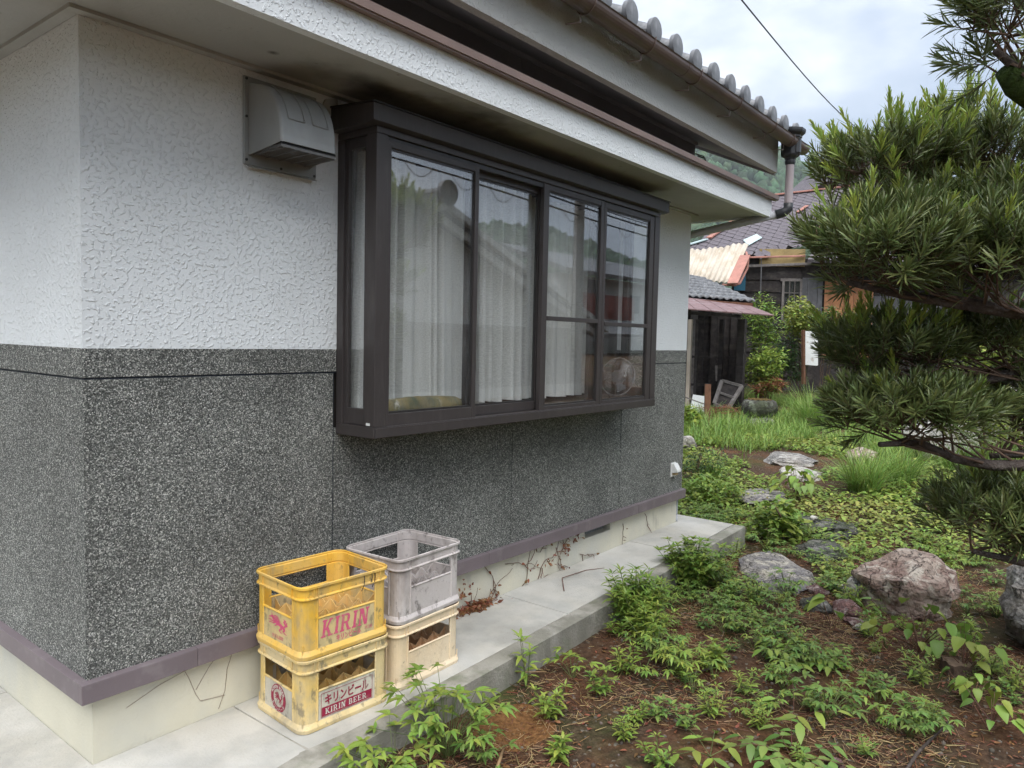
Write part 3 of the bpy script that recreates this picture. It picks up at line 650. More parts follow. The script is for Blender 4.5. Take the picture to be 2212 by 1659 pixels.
# ================================================================== curtains and things on the sill
def mat_curtain(name, col, tr, stripes):
    m = bpy.data.materials.new(name); m.use_nodes = True; MAT[name] = m
    nt = m.node_tree; N = nt.nodes; L = nt.links; b = N['Principled BSDF']; b.inputs['Roughness'].default_value = .9; b.inputs['Specular IOR Level'].default_value = .05
    tc = N.new('ShaderNodeTexCoord'); mp = N.new('ShaderNodeMapping'); mp.inputs['Scale'].default_value = (160, 160, 45); L.new(tc.outputs['UV'], mp.inputs['Vector'])
    t = N.new('ShaderNodeTexNoise'); t.inputs['Scale'].default_value = 1; t.inputs['Detail'].default_value = 2; L.new(mp.outputs['Vector'], t.inputs['Vector'])
    r = N.new('ShaderNodeValToRGB'); r.color_ramp.elements[0].position = .38; r.color_ramp.elements[0].color = (*[c*(1-stripes) for c in col], 1)
    r.color_ramp.elements[1].position = .62; r.color_ramp.elements[1].color = (*col, 1); L.new(t.outputs['Fac'], r.inputs['Fac']); L.new(r.outputs['Color'], b.inputs['Base Color'])
    tl = N.new('ShaderNodeBsdfTranslucent'); L.new(r.outputs['Color'], tl.inputs['Color'])
    ms = N.new('ShaderNodeMixShader'); ms.inputs['Fac'].default_value = tr; L.new(b.outputs[0], ms.inputs[1]); L.new(tl.outputs[0], ms.inputs[2])
    L.new(ms.outputs[0], N['Material Output'].inputs['Surface'])
mat_curtain('lace', (.92, .92, .89), .22, .2); mat_curtain('lace_hem', (.93, .93, .90), .15, .05)
def curtain(x0, x1, seed, label, flare=0):
    rr = random.Random(seed); n = 150; rows = [1.246, 1.30, 1.325, 1.6, 2.0, 2.3, 2.475]
    t = empty('lace_curtain', ((x0+x1)/2, -.05, 1.246), label, 'curtain', 'white lace curtains in the bay window')
    ph = [rr.uniform(0, 6) for _ in range(6)]; npl = (x1-x0)/.085
    def fold(s, zt):   # zt 0 bottom 1 top
        a = npl*2*math.pi*s+1.1*math.sin(3.1*s*6+ph[0])+.7*math.sin(9*s+ph[1])
        return (.036*math.sin(a)+.013*math.sin(2.3*a+ph[2]))*(1.15-.35*zt)
    def mesh(zs, nm, mt, off):
        V = []; Q = []; UV = []
        for z in zs:
            zt = (z-1.246)/1.23
            for i in range(n+1):
                s = i/n; x = x0+(x1-x0)*s+.012*math.sin(npl*2*math.pi*s*1.0+ph[3])+flare*(1-zt)*(s-.5)*.06
                V.append((x-(x0+x1)/2, fold(s, zt)+off, z+.004*math.sin(s*40+ph[4])*(1 if z < 1.25 else 0)-1.246))
        for j in range(len(zs)-1):
            for i in range(n): Q.append((j*(n+1)+i, j*(n+1)+i+1, (j+1)*(n+1)+i+1, (j+1)*(n+1)+i))
        me = np_mesh(nm, V, Q, [mt], smooth=True)
        uv = me.uv_layers.new(name='uv'); co = [(V[l.vertex_index][0]*1.6, V[l.vertex_index][2]) for l in me.loops]
        uv.data.foreach_set('uv', np.array(co, dtype=np.float32).ravel())
        return np_obj(nm, me, t)
    mesh(rows[2:], 'drape', 'lace', 0); mesh(rows[:3], 'hem', 'lace_hem', -.0015)
curtain(1.20, 1.925, 1, 'white lace curtain behind the leftmost pane, above the folded cushion', 1)
curtain(2.02, 3.345, 2, 'wide white lace curtain behind the two middle panes of the bay window', 0)
for x0, x1 in ((1.18, 3.72),):
    MB().box(x0, x1, -.075, -.035, 2.474, 2.4995, 'bronze_dark').build('curtain_rail', win)
# folded cushion on the sill
mat('cushion', (.25, .20, .09), .7, .2, var=(9, .5), stains=((7, .52, .1, (.07, .10, .07), .8, (3, 1, 1)), (9, .62, .04, (.62, .58, .50), .9, (1.5, 1, 1))))
cu_ = empty('cushion', (1.50, -.165, 1.2095), 'folded gold and green cushion lying on the window sill', 'cushion')
def soft_slab(name, parent, L_, W_, H_, seed, mt, z0=0):
    n1, n2 = 28, 10; V = []; Q = []
    for i in range(n1+1):
        s = i/n1*2-1
        prof = (1-abs(s)**4)**.5 if abs(s) < 1 else 0
        for j in range(n2):
            a = 2*math.pi*j/n2; c, sn = math.cos(a), math.sin(a)
            ex_ = lambda q: math.copysign(abs(q)**.6, q)
            r = max(prof, .05)
            wob = 1+.14*noise.noise(Vector((s*2.2, c, seed)))
            V.append((s*L_/2, ex_(c)*W_/2*r, z0+H_/2+ex_(sn)*H_/2*r*wob+.006*noise.noise(Vector((s*9, c*2, seed+3)))))
    for i in range(n1):
        for j in range(n2): Q.append((i*n2+j, i*n2+(j+1) % n2, (i+1)*n2+(j+1) % n2, (i+1)*n2+j))
    return np_obj(name, np_mesh(name, V, Q, [mt], smooth=True), parent)
soft_slab('cushion_body', cu_, .62, .12, .105, 1, 'cushion')
mat('tan_grey', (.17, .175, .18), .4, .4)
# small clear desk fan standing in the right corner of the bay
mat_glass('clear_plastic', (.72, .75, .78), 1.3, .12, .4)
fan = empty('desk_fan', (3.47, -.14, 1.2095), 'small clear round desk fan standing in the right corner of the bay window', 'fan'); fan.scale = (1.25, 1.1, 1.3)
c = Vector((0, 0, .115)); ax = Vector((-.88, -.30, .36)).normalized(); e1 = ax.cross(Vector((0, 0, 1))).normalized(); e2 = e1.cross(ax)
b = MB(); n = 28
V = []
for rr_, off in ((.02, .03), (.05, .028), (.085, .018), (.105, .0), (.108, -.01)):
    V += [tuple(c+(e1*math.cos(2*math.pi*k/n)+e2*math.sin(2*math.pi*k/n))*rr_+ax*off) for k in range(n)]
b.add(V, [(i*n+k, i*n+(k+1) % n, (i+1)*n+(k+1) % n, (i+1)*n+k) for i in range(4) for k in range(n)]+[tuple(range(n))], 'clear_plastic')
b.build('clear_shell', fan, smooth=True).modifiers.new('s', 'SOLIDIFY').thickness = .002
b = MB(); b.tube([c+ax*.015, c-ax*.005, c-ax*.05, c-ax*.06], [.040, .045, .034, .012], 'tan_grey', 6); b.build('motor', fan)
b = MB(); b.tube([c+(e1*math.cos(2*math.pi*k/24)+e2*math.sin(2*math.pi*k/24))*.108 for k in range(25)], .004, 'tan_grey', 6, caps=False); b.build('rim', fan, smooth=True)
for q in range(3):
    a0 = 2.1*q; b = MB(); b.add([tuple(c+e1*(math.cos(a0+da)*r)+e2*(math.sin(a0+da)*r)+ax*(.01+h)) for da, r, h in ((0, .02, 0), (-.3, .09, -.008), (.35, .095, .006), (.6, .03, .004))], [(0, 1, 2, 3)], 'tan_grey'); b.build('blade', fan).modifiers.new('s', 'SOLIDIFY').thickness = .002
b = MB(); b.tube([c-ax*.05, c-ax*.06+Vector((.02, .02, -.06)), (.07, .03, .002)], .0035, 'iron_black', 6); b.tube([c-ax*.05, (.05, -.05, .002)], .0035, 'iron_black', 6); b.tube([c+e1*.05-e2*.09, (-.02, .04, .002)], .0035, 'iron_black', 6); b.build('stand', fan)

# ================================================================== beer crates
GR_ = (.16, .13, .085)
def plastic(name, col, worn, grime, gth):
    mat(name, col, .55, .3, var=(6, .12), stains=((3.2, .5, .14, worn, .75, (1, 1, 1)), (6.5, gth, .08, grime, .75, (1, 1, .45)), (26, gth+.06, .05, (grime[0]*.5, grime[1]*.5, grime[2]*.5), .7, (1, 1, .6)), (60, .66, .05, grime, .5, (1, 1, 1))), bump=(55, .0012, 5))
plastic('crate_yellow', (.80, .47, .05), (.74, .52, .20), (.34, .27, .16), .60)
plastic('crate_faded', (.72, .51, .17), (.68, .58, .38), (.34, .30, .23), .56)
plastic('crate_grey', (.50, .45, .43), (.60, .56, .54), (.26, .22, .20), .58)
plastic('crate_cream', (.74, .58, .38), (.76, .65, .48), (.45, .34, .22), .63)
plastic('panel_grey', (.56, .52, .43), (.62, .58, .48), (.34, .32, .27), .55)
plastic('panel_dirty', (.70, .52, .20), (.64, .53, .32), (.38, .33, .22), .52)
plastic('cells_amber', (.80, .52, .16), (.74, .54, .27), (.36, .26, .16), .62)
plastic('cells_orange', (.74, .44, .22), (.76, .52, .32), (.42, .26, .16), .64)
mat('print_pink', (.66, .11, .21), .5, .3, stains=((16, .60, .06, (.45, .36, .22), .6, (1, 1, 1)),))
mat('print_red', (.30, .018, .055), .5, .3, stains=((16, .62, .06, (.38, .34, .28), .55, (1, 1, 1)),))
mat('print_pale', (.60, .56, .50), .5, .3)
CL, CW, CH = .440, .365, .290
def rrect(L_, W_, r, seg=6, n1=1):
    o = []
    for cx, cy, a0 in ((L_/2-r, W_/2-r, 0), (-L_/2+r, W_/2-r, 90), (-L_/2+r, -W_/2+r, 180), (L_/2-r, -W_/2+r, 270)):
        for k in range(seg+1):
            a = R(a0+90*k/seg); o.append((cx+r*math.cos(a), cy+r*math.sin(a)))
    return o
def crate(mt, cells, wall_mt, loc, rz, label):
    t = empty('beer_crate', loc, label, 'crate', 'beer crates stacked on the apron', rz)
    rad = .045; base = rrect(CL, CW, rad)
    # add break points where the hand openings end
    ox, oy = CL/2-.075, CW/2-.070
    path = []
    nb = len(base)
    for i, p in enumerate(base):
        path.append(p); q = base[(i+1) % nb]
        if abs(p[1]-q[1]) < 1e-6 and abs(p[0]-q[0]) > .1: s = math.copysign(1, q[0]-p[0]); path += [(-s*ox, p[1]), (s*ox, p[1])]
        elif abs(p[0]-q[0]) < 1e-6 and abs(p[1]-q[1]) > .1: s = math.copysign(1, q[1]-p[1]); path += [(p[0], -s*oy), (p[0], s*oy)]
    n = len(path)
    def is_open(i):
        p, q = path[i], path[(i+1) % n]
        return (abs(p[1]-q[1]) < 1e-6 and abs(abs(p[0])-ox) < 1e-6 and abs(abs(q[0])-ox) < 1e-6) or (abs(p[0]-q[0]) < 1e-6 and abs(abs(p[1])-oy) < 1e-6 and abs(abs(q[1])-oy) < 1e-6)
    def off(p, d): return (p[0]*(1+2*d/CL), p[1]*(1+2*d/CW))
    ZW, ZT = .158, .238
    def band(secs, name, m_, openable=False, only_open=None, quad=None):
        b = MB(); V = []
        for z, d in secs: V += [(*off(p, d), z) for p in path]
        F = []
        for k in range(len(secs)-1):
            for i in range(n):
                if openable and is_open(i): continue
                if quad:
                    pm = path[i][0]+path[(i+1) % n][0], path[i][1]+path[(i+1) % n][1]
                    if pm[0]*quad[0] < 0 or pm[1]*quad[1] < 0: continue
                if only_open is not None and is_open(i) != only_open: continue
                F.append((k*n+i, k*n+(i+1) % n, (k+1)*n+(i+1) % n, (k+1)*n+i))
        b.add(V, F, m_); o = b.build(name, t, fixn=False)
        # drop loose vertices, thicken inwards
        bm = bmesh.new(); bm.from_mesh(o.data); bmesh.ops.delete(bm, geom=[v for v in bm.verts if not v.link_faces], context='VERTS'); bm.to_mesh(o.data); bm.free()
        md = o.modifiers.new('sol', 'SOLIDIFY'); md.thickness = .0045; md.offset = -1
        return o
    band([(0, .004), (.012, .006), (.016, .006), (.034, -.004)], 'base_rim', mt)
    band([(.032, -.0045), (ZW, -.0045)], 'side_panel', wall_mt, only_open=True)
    for sx_ in (1, -1):
        for sy_ in (1, -1): band([(.032, -.004), (ZT+.004, -.004)], 'corner_post', mt, openable=True, quad=(sx_, sy_))
    band([(ZT, -.004), (ZT+.006, .005), (ZT+.010, .005), (ZT+.014, -.002), (CH-.006, -.002), (CH-.003, .0055), (CH+.006, .0055), (CH+.009, .002)], 'top_rim', mt)
    # beads round the openings and small ribs at the corners
    b = MB(); h = .0035
    for sgn in (1, -1):
        for z in (ZW,): b.tube([(-ox-.004, sgn*(CW/2-.006), z), (ox+.004, sgn*(CW/2-.006), z)], .005, mt, 6); b.tube([(sgn*(CL/2-.006), -oy-.004, z), (sgn*(CL/2-.006), oy+.004, z)], .005, mt, 6)
        for x in (-ox, ox): b.tube([(x, sgn*(CW/2-.004), .035), (x, sgn*(CW/2-.004), ZT)], .0045, mt, 6)
        for y in (-oy, oy): b.tube([(sgn*(CL/2-.004), y, .035), (sgn*(CL/2-.004), y, ZT)], .0045, mt, 6)
        for x in (-1, 1):      # gussets under the rim
            for xx in (ox, ox+.02): b.box(x*xx-.0018, x*xx+.0018, sgn*(CW/2-.002)-.006, sgn*(CW/2-.002)+.006, ZT+.004, CH, mt)
            b.box(sgn*(CL/2-.002)-.006, sgn*(CL/2-.002)+.006, x*oy-.0018, x*oy+.0018, ZT+.004, CH, mt)
            a = R(45); cx, cy = x*(CL/2-rad+rad*.72), sgn*(CW/2-rad+rad*.72)
            b.box(cx-.002, cx+.002, cy-.002, cy+.002, .012, .06, mt)
    b.build('rib', t)
    b = MB(); b.box(-CL/2+.02, CL/2-.02, -CW/2+.02, CW/2-.02, .012, .018, cells); b.build('floor', t)
    # bottle dividers with zigzag tops: 5 x 4 cells
    IL, IW = CL-.020, CW-.020; zl, zh = .122, .152
    b = MB()
    def plate(p0, p1, k):
        dx, dy = p1[0]-p0[0], p1[1]-p0[1]; ln = math.hypot(dx, dy); nx_, ny_ = -dy/ln*.0012, dx/ln*.0012
        pts = [(0, .018), (1, .018)]; top = []
        for i in range(2*k+1): top.append((i/(2*k), zh if i % 2 == 0 else zl))
        top[0] = (0, zh+.004); top[-1] = (1, zh+.004)
        V = []; m_ = len(top)
        for sg in (-1, 1):
            V += [(p0[0]+dx*s+sg*nx_, p0[1]+dy*s+sg*ny_, .018) for s, z in top]+[(p0[0]+dx*s+sg*nx_, p0[1]+dy*s+sg*ny_, z) for s, z in top]
        F = []
        for i in range(m_-1):
            F += [(i, i+1, m_+i+1, m_+i), (2*m_+i+1, 2*m_+i, 3*m_+i, 3*m_+i+1), (m_+i, m_+i+1, 3*m_+i+1, 3*m_+i)]
        b.add(V, F, cells)
    for j in range(1, 4): y = -IW/2+IW*j/4; plate((-IL/2, y), (IL/2, y), 5)
    for i in range(1, 5): x = -IL/2+IL*i/5; plate((x, -IW/2), (x, IW/2), 4)
    b.build('bottle_divider', t)
    return t
# lettering ----------------------------------------------------------
def slab_letter(ch):
    """slab-serif capitals as convex-ish polygons in a 1-high box; returns (polys, width)"""
    def bar_(x0, y0, x1, y1): return [(x0, y0), (x1, y0), (x1, y1), (x0, y1)]
    def stem(x): return [bar_(x-.11, 0, x+.11, 1), bar_(x-.2, 0, x+.2, .10), bar_(x-.2, .90, x+.2, 1)]
    if ch == 'I': return stem(.2), .42
    if ch == 'K': return stem(.2)+[[(.28, .42), (.62, 1), (.82, 1), (.40, .36)], [(.36, .50), (.50, .60), (.92, 0), (.64, 0)], bar_(.55, .92, .88, 1), bar_(.58, 0, 1.0, .09)], 1.0
    if ch == 'N': return [bar_(.1, 0, .24, 1), bar_(0, 0, .34, .09), bar_(0, .92, .30, 1), [(.12, 1), (.40, 1), (.86, 0), (.60, 0)], bar_(.72, 0, .86, 1), bar_(.62, .91, .96, 1)], .98
    if ch == 'R': return stem(.2)+[bar_(.3, .88, .60, 1), bar_(.3, .44, .60, .55), [(.58, 1), (.74, .93), (.80, .80), (.56, .84)], [(.80, .80), (.80, .64), (.58, .62), (.58, .84)], [(.80, .64), (.72, .50), (.58, .44), (.56, .60)], [(.42, .48), (.62, .48), (.92, 0), (.66, 0)], bar_(.62, 0, .98, .09)], 1.0
    if ch == 'B': return stem(.2)+[bar_(.3, .89, .6, 1), bar_(.3, .46, .6, .56), bar_(.3, 0, .62, .11), [(.58, 1), (.74, .92), (.74, .62), (.58, .5), (.56, .66), (.56, .86)], [(.60, .56), (.82, .44), (.82, .12), (.62, 0), (.60, .15), (.60, .40)]], .88
    if ch == 'E': return stem(.2)+[bar_(.2, .89, .78, 1), bar_(.2, .45, .6, .56), bar_(.2, 0, .82, .11), bar_(.68, .72, .78, .9), bar_(.52, .38, .6, .64), bar_(.72, .1, .82, .3)], .88
    return [], .42
def slab_text(s, height, pitch=.12, slant=0.0):
    polys = []; x = 0
    for ch in s:
        P, wd = slab_letter(ch)
        for p in P: polys.append([((x+px+slant*py)*height, py*height) for px, py in p])
        x += wd+pitch
    return polys, (x-pitch)*height
def font_polys(s, size, bold=0.0):
    cv = bpy.data.curves.new('lettering', 'FONT'); cv.body = s; cv.size = size; cv.offset = bold; cv.fill_mode = 'FRONT' if hasattr(cv, 'fill_mode') else cv.fill_mode
    o = bpy.data.objects.new('lettering', cv); COL.objects.link(o); bpy.context.view_layer.update()
    me = o.to_mesh(); vv = [(v.co.x, v.co.y) for v in me.vertices]; P = [[vv[i] for i in p.vertices] for p in me.polygons]
    o.to_mesh_clear(); COL.objects.unlink(o); bpy.data.objects.remove(o); bpy.data.curves.remove(cv)
    return P, (max(v[0] for v in vv) if vv else 0)
def decal(crate_o, polys, side, x0, z0, mt, name, lift=.0008, warp=None):
    """flat printed shapes on the long (side 'f', facing -y) or short (side 'l', facing -x) panel"""
    b = MB(); V = []; F = []
    for k, p in enumerate(polys):
        o = len(V)
        for (u, v) in p:
            if warp: u, v = warp(u, v)
            u += x0; v += z0; e = lift+.00004*(k % 7)
            V.append((u, -CW/2+.0042-e, v) if side == 'f' else (-CL/2+.0042-e, -u, v))
        F.append(tuple(range(o, o+len(p))))
    b.add(V, F, mt); return b.build(name, crate_o, fixn=False)
# rearing horned beast with flowing mane, as loose brush shapes (unit box, facing left)
def beast():
    def stroke(pts, ws):
        L_, R_ = [], []
        for i, (x, y) in enumerate(pts):
            x2, y2 = pts[min(i+1, len(pts)-1)]; x1, y1 = pts[max(i-1, 0)]; d = math.hypot(x2-x1, y2-y1) or 1
            nx_, ny_ = -(y2-y1)/d, (x2-x1)/d; L_.append((x+nx_*ws[i], y+ny_*ws[i])); R_.append((x-nx_*ws[i], y-ny_*ws[i]))
        return [[L_[i], L_[i+1], R_[i+1], R_[i]] for i in range(len(pts)-1)]
    S = []
    S += stroke([(.34, .62), (.46, .56), (.60, .48), (.74, .42), (.84, .40)], [.09, .11, .10, .09, .06])          # trunk
    S += stroke([(.34, .64), (.27, .72), (.24, .80)], [.08, .065, .05])                                           # neck
    S += stroke([(.28, .82), (.20, .79), (.10, .72), (.05, .70)], [.05, .055, .04, .02])                          # head
    S += stroke([(.24, .84), (.22, .93), (.17, 1.0)], [.02, .014, .004])                                          # horn
    for k in range(5): S += stroke([(.28+.03*k, .84-.05*k), (.42+.04*k, .93-.07*k), (.56+.035*k, .88-.07*k)], [.02, .028, .005])  # mane
    S += stroke([(.34, .56), (.20, .52), (.10, .58), (.03, .54)], [.05, .04, .028, .02])                          # raised foreleg
    S += stroke([(.38, .52), (.26, .40), (.14, .42), (.06, .36)], [.05, .04, .028, .02])
    S += stroke([(.78, .40), (.86, .26), (.78, .16), (.90, .06), (.97, .05)], [.08, .055, .035, .028, .015])      # hind legs
    S += stroke([(.70, .38), (.68, .24), (.58, .14), (.66, .04), (.74, .02)], [.07, .05, .033, .026, .015])
    S += stroke([(.84, .44), (.92, .58), (.84, .74), (.90, .86), (.80, .92)], [.04, .05, .055, .045, .008])       # tail
    S += stroke([(.90, .50), (.99, .60), (.95, .74), (1.0, .82)], [.02, .03, .03, .005])
    S += stroke([(.52, .46), (.42, .36), (.34, .26)], [.05, .03, .008])
    return S
def scaled(P, sx, sy, flip=False): return [[(u*sx, v*sy) for u, v in p] for p in P]
z_a, z_b = slab_z(.87)+.001, slab_z(1.34)+.001
c_low = crate('crate_faded', 'cells_amber', 'panel_grey', (.868, -.238, z_a), R(-4.2), 'worn yellow beer crate with red ring emblem, bottom of the left stack')
c_top = crate('crate_yellow', 'cells_amber', 'panel_dirty', (.866, -.232, z_a+CH+.0105), R(-3.4), 'bright yellow beer crate with pink lettering, top of the left stack')
c_rlo = crate('crate_cream', 'cells_orange', 'crate_cream', (1.342, -.232, z_b), R(1.5), 'plain cream beer crate, bottom of the right stack')
c_rto = crate('crate_grey', 'crate_grey', 'crate_grey', (1.350, -.226, z_b+CH+.0105), R(3.2), 'plain grey purple weathered beer crate, top of the right stack')
# upper yellow crate: long side
P, wd = slab_text('KIRIN', .072, .10, .16)
sx = .235/wd
decal(c_top, [[(u*sx, v+ (u*sx)*.0) for u, v in p] for p in P], 'f', -.128, .072, 'print_pink', 'lettering')
P, wd = font_polys('キリンビール', .030, .0008); decal(c_top, scaled(P, .125/wd, 1), 'f', -.055, .042, 'print_pink', 'lettering')
P, wd = font_polys('大20', .020); decal(c_top, P, 'f', .088, .050, 'print_pink', 'lettering')
decal(c_top, scaled(beast(), .148, .070), 'l', -.075, .074, 'print_pink', 'emblem')
P, wd = font_polys('大びん20本', .020, .0003); decal(c_top, scaled(P, .085/wd, 1), 'l', -.042, .046, 'print_pink', 'lettering')
# lower faded crate: framed panel on the long side
x0, x1, z0_, z1_ = -.128, .128, .040, .142
fr = []
for a in ((x0, z0_, x1, z0_+.002), (x0, z1_-.002, x1, z1_), (x0, z0_, x0+.002, z1_), (x1-.002, z0_, x1, z1_)): fr.append([(a[0], a[1]), (a[2], a[1]), (a[2], a[3]), (a[0], a[3])])
decal(c_low, fr, 'f', 0, 0, 'print_red', 'printed_frame')
decal(c_low, [[(x0+.004, z0_+.004), (x1-.004, z0_+.004), (x1-.004, z0_+.042), (x0+.004, z0_+.042)]], 'f', 0, 0, 'print_red', 'printed_band')
P, wd = slab_text('KIRIN BEER', .024, .14); decal(c_low, scaled(P, .205/wd, 1), 'f', -.108, z0_+.011, 'print_pale', 'lettering', .0016)
P, wd = font_polys('キリンビール', .048, .0016); decal(c_low, scaled(P, .220/wd, 1), 'f', -.112, z0_+.052, 'print_red', 'lettering')
# ring emblem on the short side
cx, cz, ro, ri = 0, .094, .058, .038
ring = []
for k in range(48):
    a0, a1 = 2*math.pi*k/48, 2*math.pi*(k+1)/48
    ring.append([(ro*math.cos(a0), ro*math.sin(a0)), (ro*math.cos(a1), ro*math.sin(a1)), (ri*math.cos(a1), ri*math.sin(a1)), (ri*math.cos(a0), ri*math.sin(a0))])
decal(c_low, ring, 'l', 0, cz, 'print_red', 'ring_emblem', .0007)
decal(c_low, [[(u-.5, v-.5) for u, v in p] for p in [[(u, v) for u, v in p] for p in beast()]], 'l', 0, cz, 'print_red', 'emblem', .0008, warp=lambda u, v: (u*.062, v*.054))
P, wd = font_polys('KIRIN BEER', .018, .0005)
decal(c_low, P, 'l', 0, cz, 'print_pale', 'lettering', .0016, warp=lambda u, v: ((.0415+v)*math.sin((u/wd-.5)*2.5), (.0415+v)*math.cos((u/wd-.5)*2.5)))
P, wd2 = font_polys('キリンビール', .018, .0005)
decal(c_low, P, 'l', 0, cz, 'print_pale', 'lettering', .0016, warp=lambda u, v: ((.0548-v)*math.sin((u/wd2-.5)*2.3), -(.0548-v)*math.cos((u/wd2-.5)*2.3)))
# three black wire ends hooked on the upper crate's rim
b = MB()
for x, l_ in ((.085, .05), (.125, .03), (.14, .045)):
    b.tube([(x, -CW/2+.004, CH-.002), (x-.003, -CW/2-.004, CH-.02), (x-.006, -CW/2-.004, CH-.02-l_*.5), (x-.014, -CW/2+.002, CH-.02-l_)], .0018, 'iron_black', 5)
b.build('wire_tie', c_top)
# ================================================================== stones
def mat_rock(name, c1, c2, c3, sc=5, moss=0):
    m = mat(name, c1, .8, .25, var=(sc*3, .25), stains=((sc, .5, .08, c2, .9, (1, 1, 1.6)), (sc*1.7, .57, .05, c3, .85, (1, 1, 1)), (sc*5, .62, .04, (.05, .045, .04), .6, (1, 1, 1)))+(((sc*.7, .5, .06, (.06, .085, .03), moss, (1, 1, 1)),) if moss else ()), bump=(sc*6, .03, 5))
    nt = m.node_tree; N = nt.nodes; L = nt.links; b = N['Principled BSDF']; cur = b.inputs['Base Color'].links[0].from_socket
    tc = N.new('ShaderNodeTexCoord'); nz = N.new('ShaderNodeTexNoise'); nz.inputs['Scale'].default_value = sc*1.5; nz.inputs['Detail'].default_value = 4; L.new(tc.outputs['Object'], nz.inputs['Vector'])
    ad = N.new('ShaderNodeVectorMath'); ad.operation = 'MULTIPLY_ADD'; ad.inputs[1].default_value = (.42, .42, .42); L.new(nz.outputs['Color'], ad.inputs[0]); L.new(tc.outputs['Object'], ad.inputs[2])
    mp = N.new('ShaderNodeMapping'); mp.inputs['Scale'].default_value = (1, 1, 1.9); L.new(ad.outputs[0], mp.inputs['Vector'])
    vo = N.new('ShaderNodeTexVoronoi'); vo.feature = 'DISTANCE_TO_EDGE'; vo.inputs['Scale'].default_value = sc*.75; L.new(mp.outputs['Vector'], vo.inputs['Vector'])
    mr = N.new('ShaderNodeMapRange'); mr.inputs['From Max'].default_value = .022; mr.inputs['To Min'].default_value = .5; mr.inputs['To Max'].default_value = 0; L.new(vo.outputs['Distance'], mr.inputs['Value'])
    mx = N.new('ShaderNodeMixRGB'); mx.inputs['Color2'].default_value = (.035, .03, .027, 1); L.new(mr.outputs[0], mx.inputs['Fac']); L.new(cur, mx.inputs['Color1']); L.new(mx.outputs['Color'], b.inputs['Base Color'])
    b2 = N.new('ShaderNodeBump'); b2.inputs['Distance'].default_value = .03; b2.invert = True; L.new(mr.outputs[0], b2.inputs['Height']); old = b.inputs['Normal'].links[0].from_socket; L.new(old, b2.inputs['Normal']); L.new(b2.outputs['Normal'], b.inputs['Normal'])
mat_rock('rock_pink', (.40, .32, .265), (.26, .17, .14), (.58, .52, .44), 4)
mat_rock('rock_grey', (.22, .21, .20), (.33, .30, .27), (.52, .50, .46), 5)
mat_rock('rock_flag', (.27, .25, .23), (.17, .16, .17), (.50, .46, .38), 5)
mat_rock('rock_pale', (.55, .53, .48), (.40, .36, .31), (.68, .66, .60), 6)
mat_rock('rock_red', (.22, .12, .105), (.15, .085, .08), (.40, .33, .31), 7)
mat_rock('rock_dark', (.10, .095, .085), (.055, .055, .055), (.23, .22, .20), 5, .5)
mat_rock('rock_basin', (.075, .07, .062), (.045, .042, .038), (.22, .235, .19), 3.2, .4)
def ico(sub):
    bm = bmesh.new(); bmesh.ops.create_icosphere(bm, subdivisions=sub, radius=1); V = [v.co.copy() for v in bm.verts]; F = [tuple(v.index for v in f.verts) for f in bm.faces]; bm.free(); return V, F
ICO = {k: ico(k) for k in (1, 2, 3, 4)}
def rock_mesh(name, sx, sy, sz, seed, mt, sub=4, cuts=7, rough=.16, flat=None, ledge=False):
    V, F = ICO[sub]; rr = random.Random(seed); pl = []
    for _ in range(cuts):
        n = Vector((rr.uniform(-1, 1), rr.uniform(-1, 1), rr.uniform(-.6, 1))).normalized(); pl.append((n, rr.uniform(.62, .88)))
    if flat: pl.append((Vector((rr.uniform(-.08, .08), rr.uniform(-.08, .08), 1)).normalized(), flat))
    out = []
    for v in V:
        p = v.copy()
        for n, d in pl:
            k = p.dot(n)
            if k > d: p -= n*(k-d)*.96
        q = Vector((v.x*1.3+seed, v.y*1.3, v.z*2.2))
        f = 1+rough*noise.noise(q*1.2)+rough*.5*noise.noise(q*3.1)+rough*.28*noise.noise(q*7)
        if ledge: f *= 1+.055*math.tanh(9*math.sin(p.z*6.5+1.6*noise.noise(q*.8)))-.09*max(0, 1-abs(noise.noise(q*1.1+Vector((5, 2, 1))))*14)
        out.append((p.x*f*sx, p.y*f*sy, p.z*f*sz))
    return np_mesh_tri(name, out, F, mt)
def np_mesh_tri(name, V, F, mt, smooth=True):
    me = bpy.data.meshes.new(name); me.from_pydata(V, [], F); me.materials.append(MAT[mt]); me.polygons.foreach_set('use_smooth', [smooth]*len(F)); me.update(); return me
def rock(name, x, y, sx, sy, sz, seed, mt, label, cat='rock', rz=0, sink=.3, group=None, tilt=0, **k):
    o = np_obj(name, rock_mesh(name, sx, sy, sz, seed, mt, **k)); o.location = (x, y, gz(x, y)+sz*(1-2*sink)); o.rotation_euler = (tilt, tilt*.5, rz)
    o.modifiers.new('es', 'EDGE_SPLIT').split_angle = R(55)
    return setp(o, label, cat, group)
BR = rock('boulder', 4.38, -1.85, .34, .31, .27, 17, 'rock_pink', 'large layered pink and cream boulder among the weeds', rz=R(30), sink=.24, flat=.84, ledge=True, rough=.15, cuts=2)
rock('boulder', 4.28, -1.58, .085, .07, .13, 12, 'rock_pale', 'upright white stone leaning on the left of the layered boulder', sink=.25, sub=3)
rock('boulder', 4.20, -2.78, .36, .34, .40, 14, 'rock_grey', 'tall dark grey boulder with pale top at the right edge', rz=R(50), sink=.24, flat=.8, rough=.2)
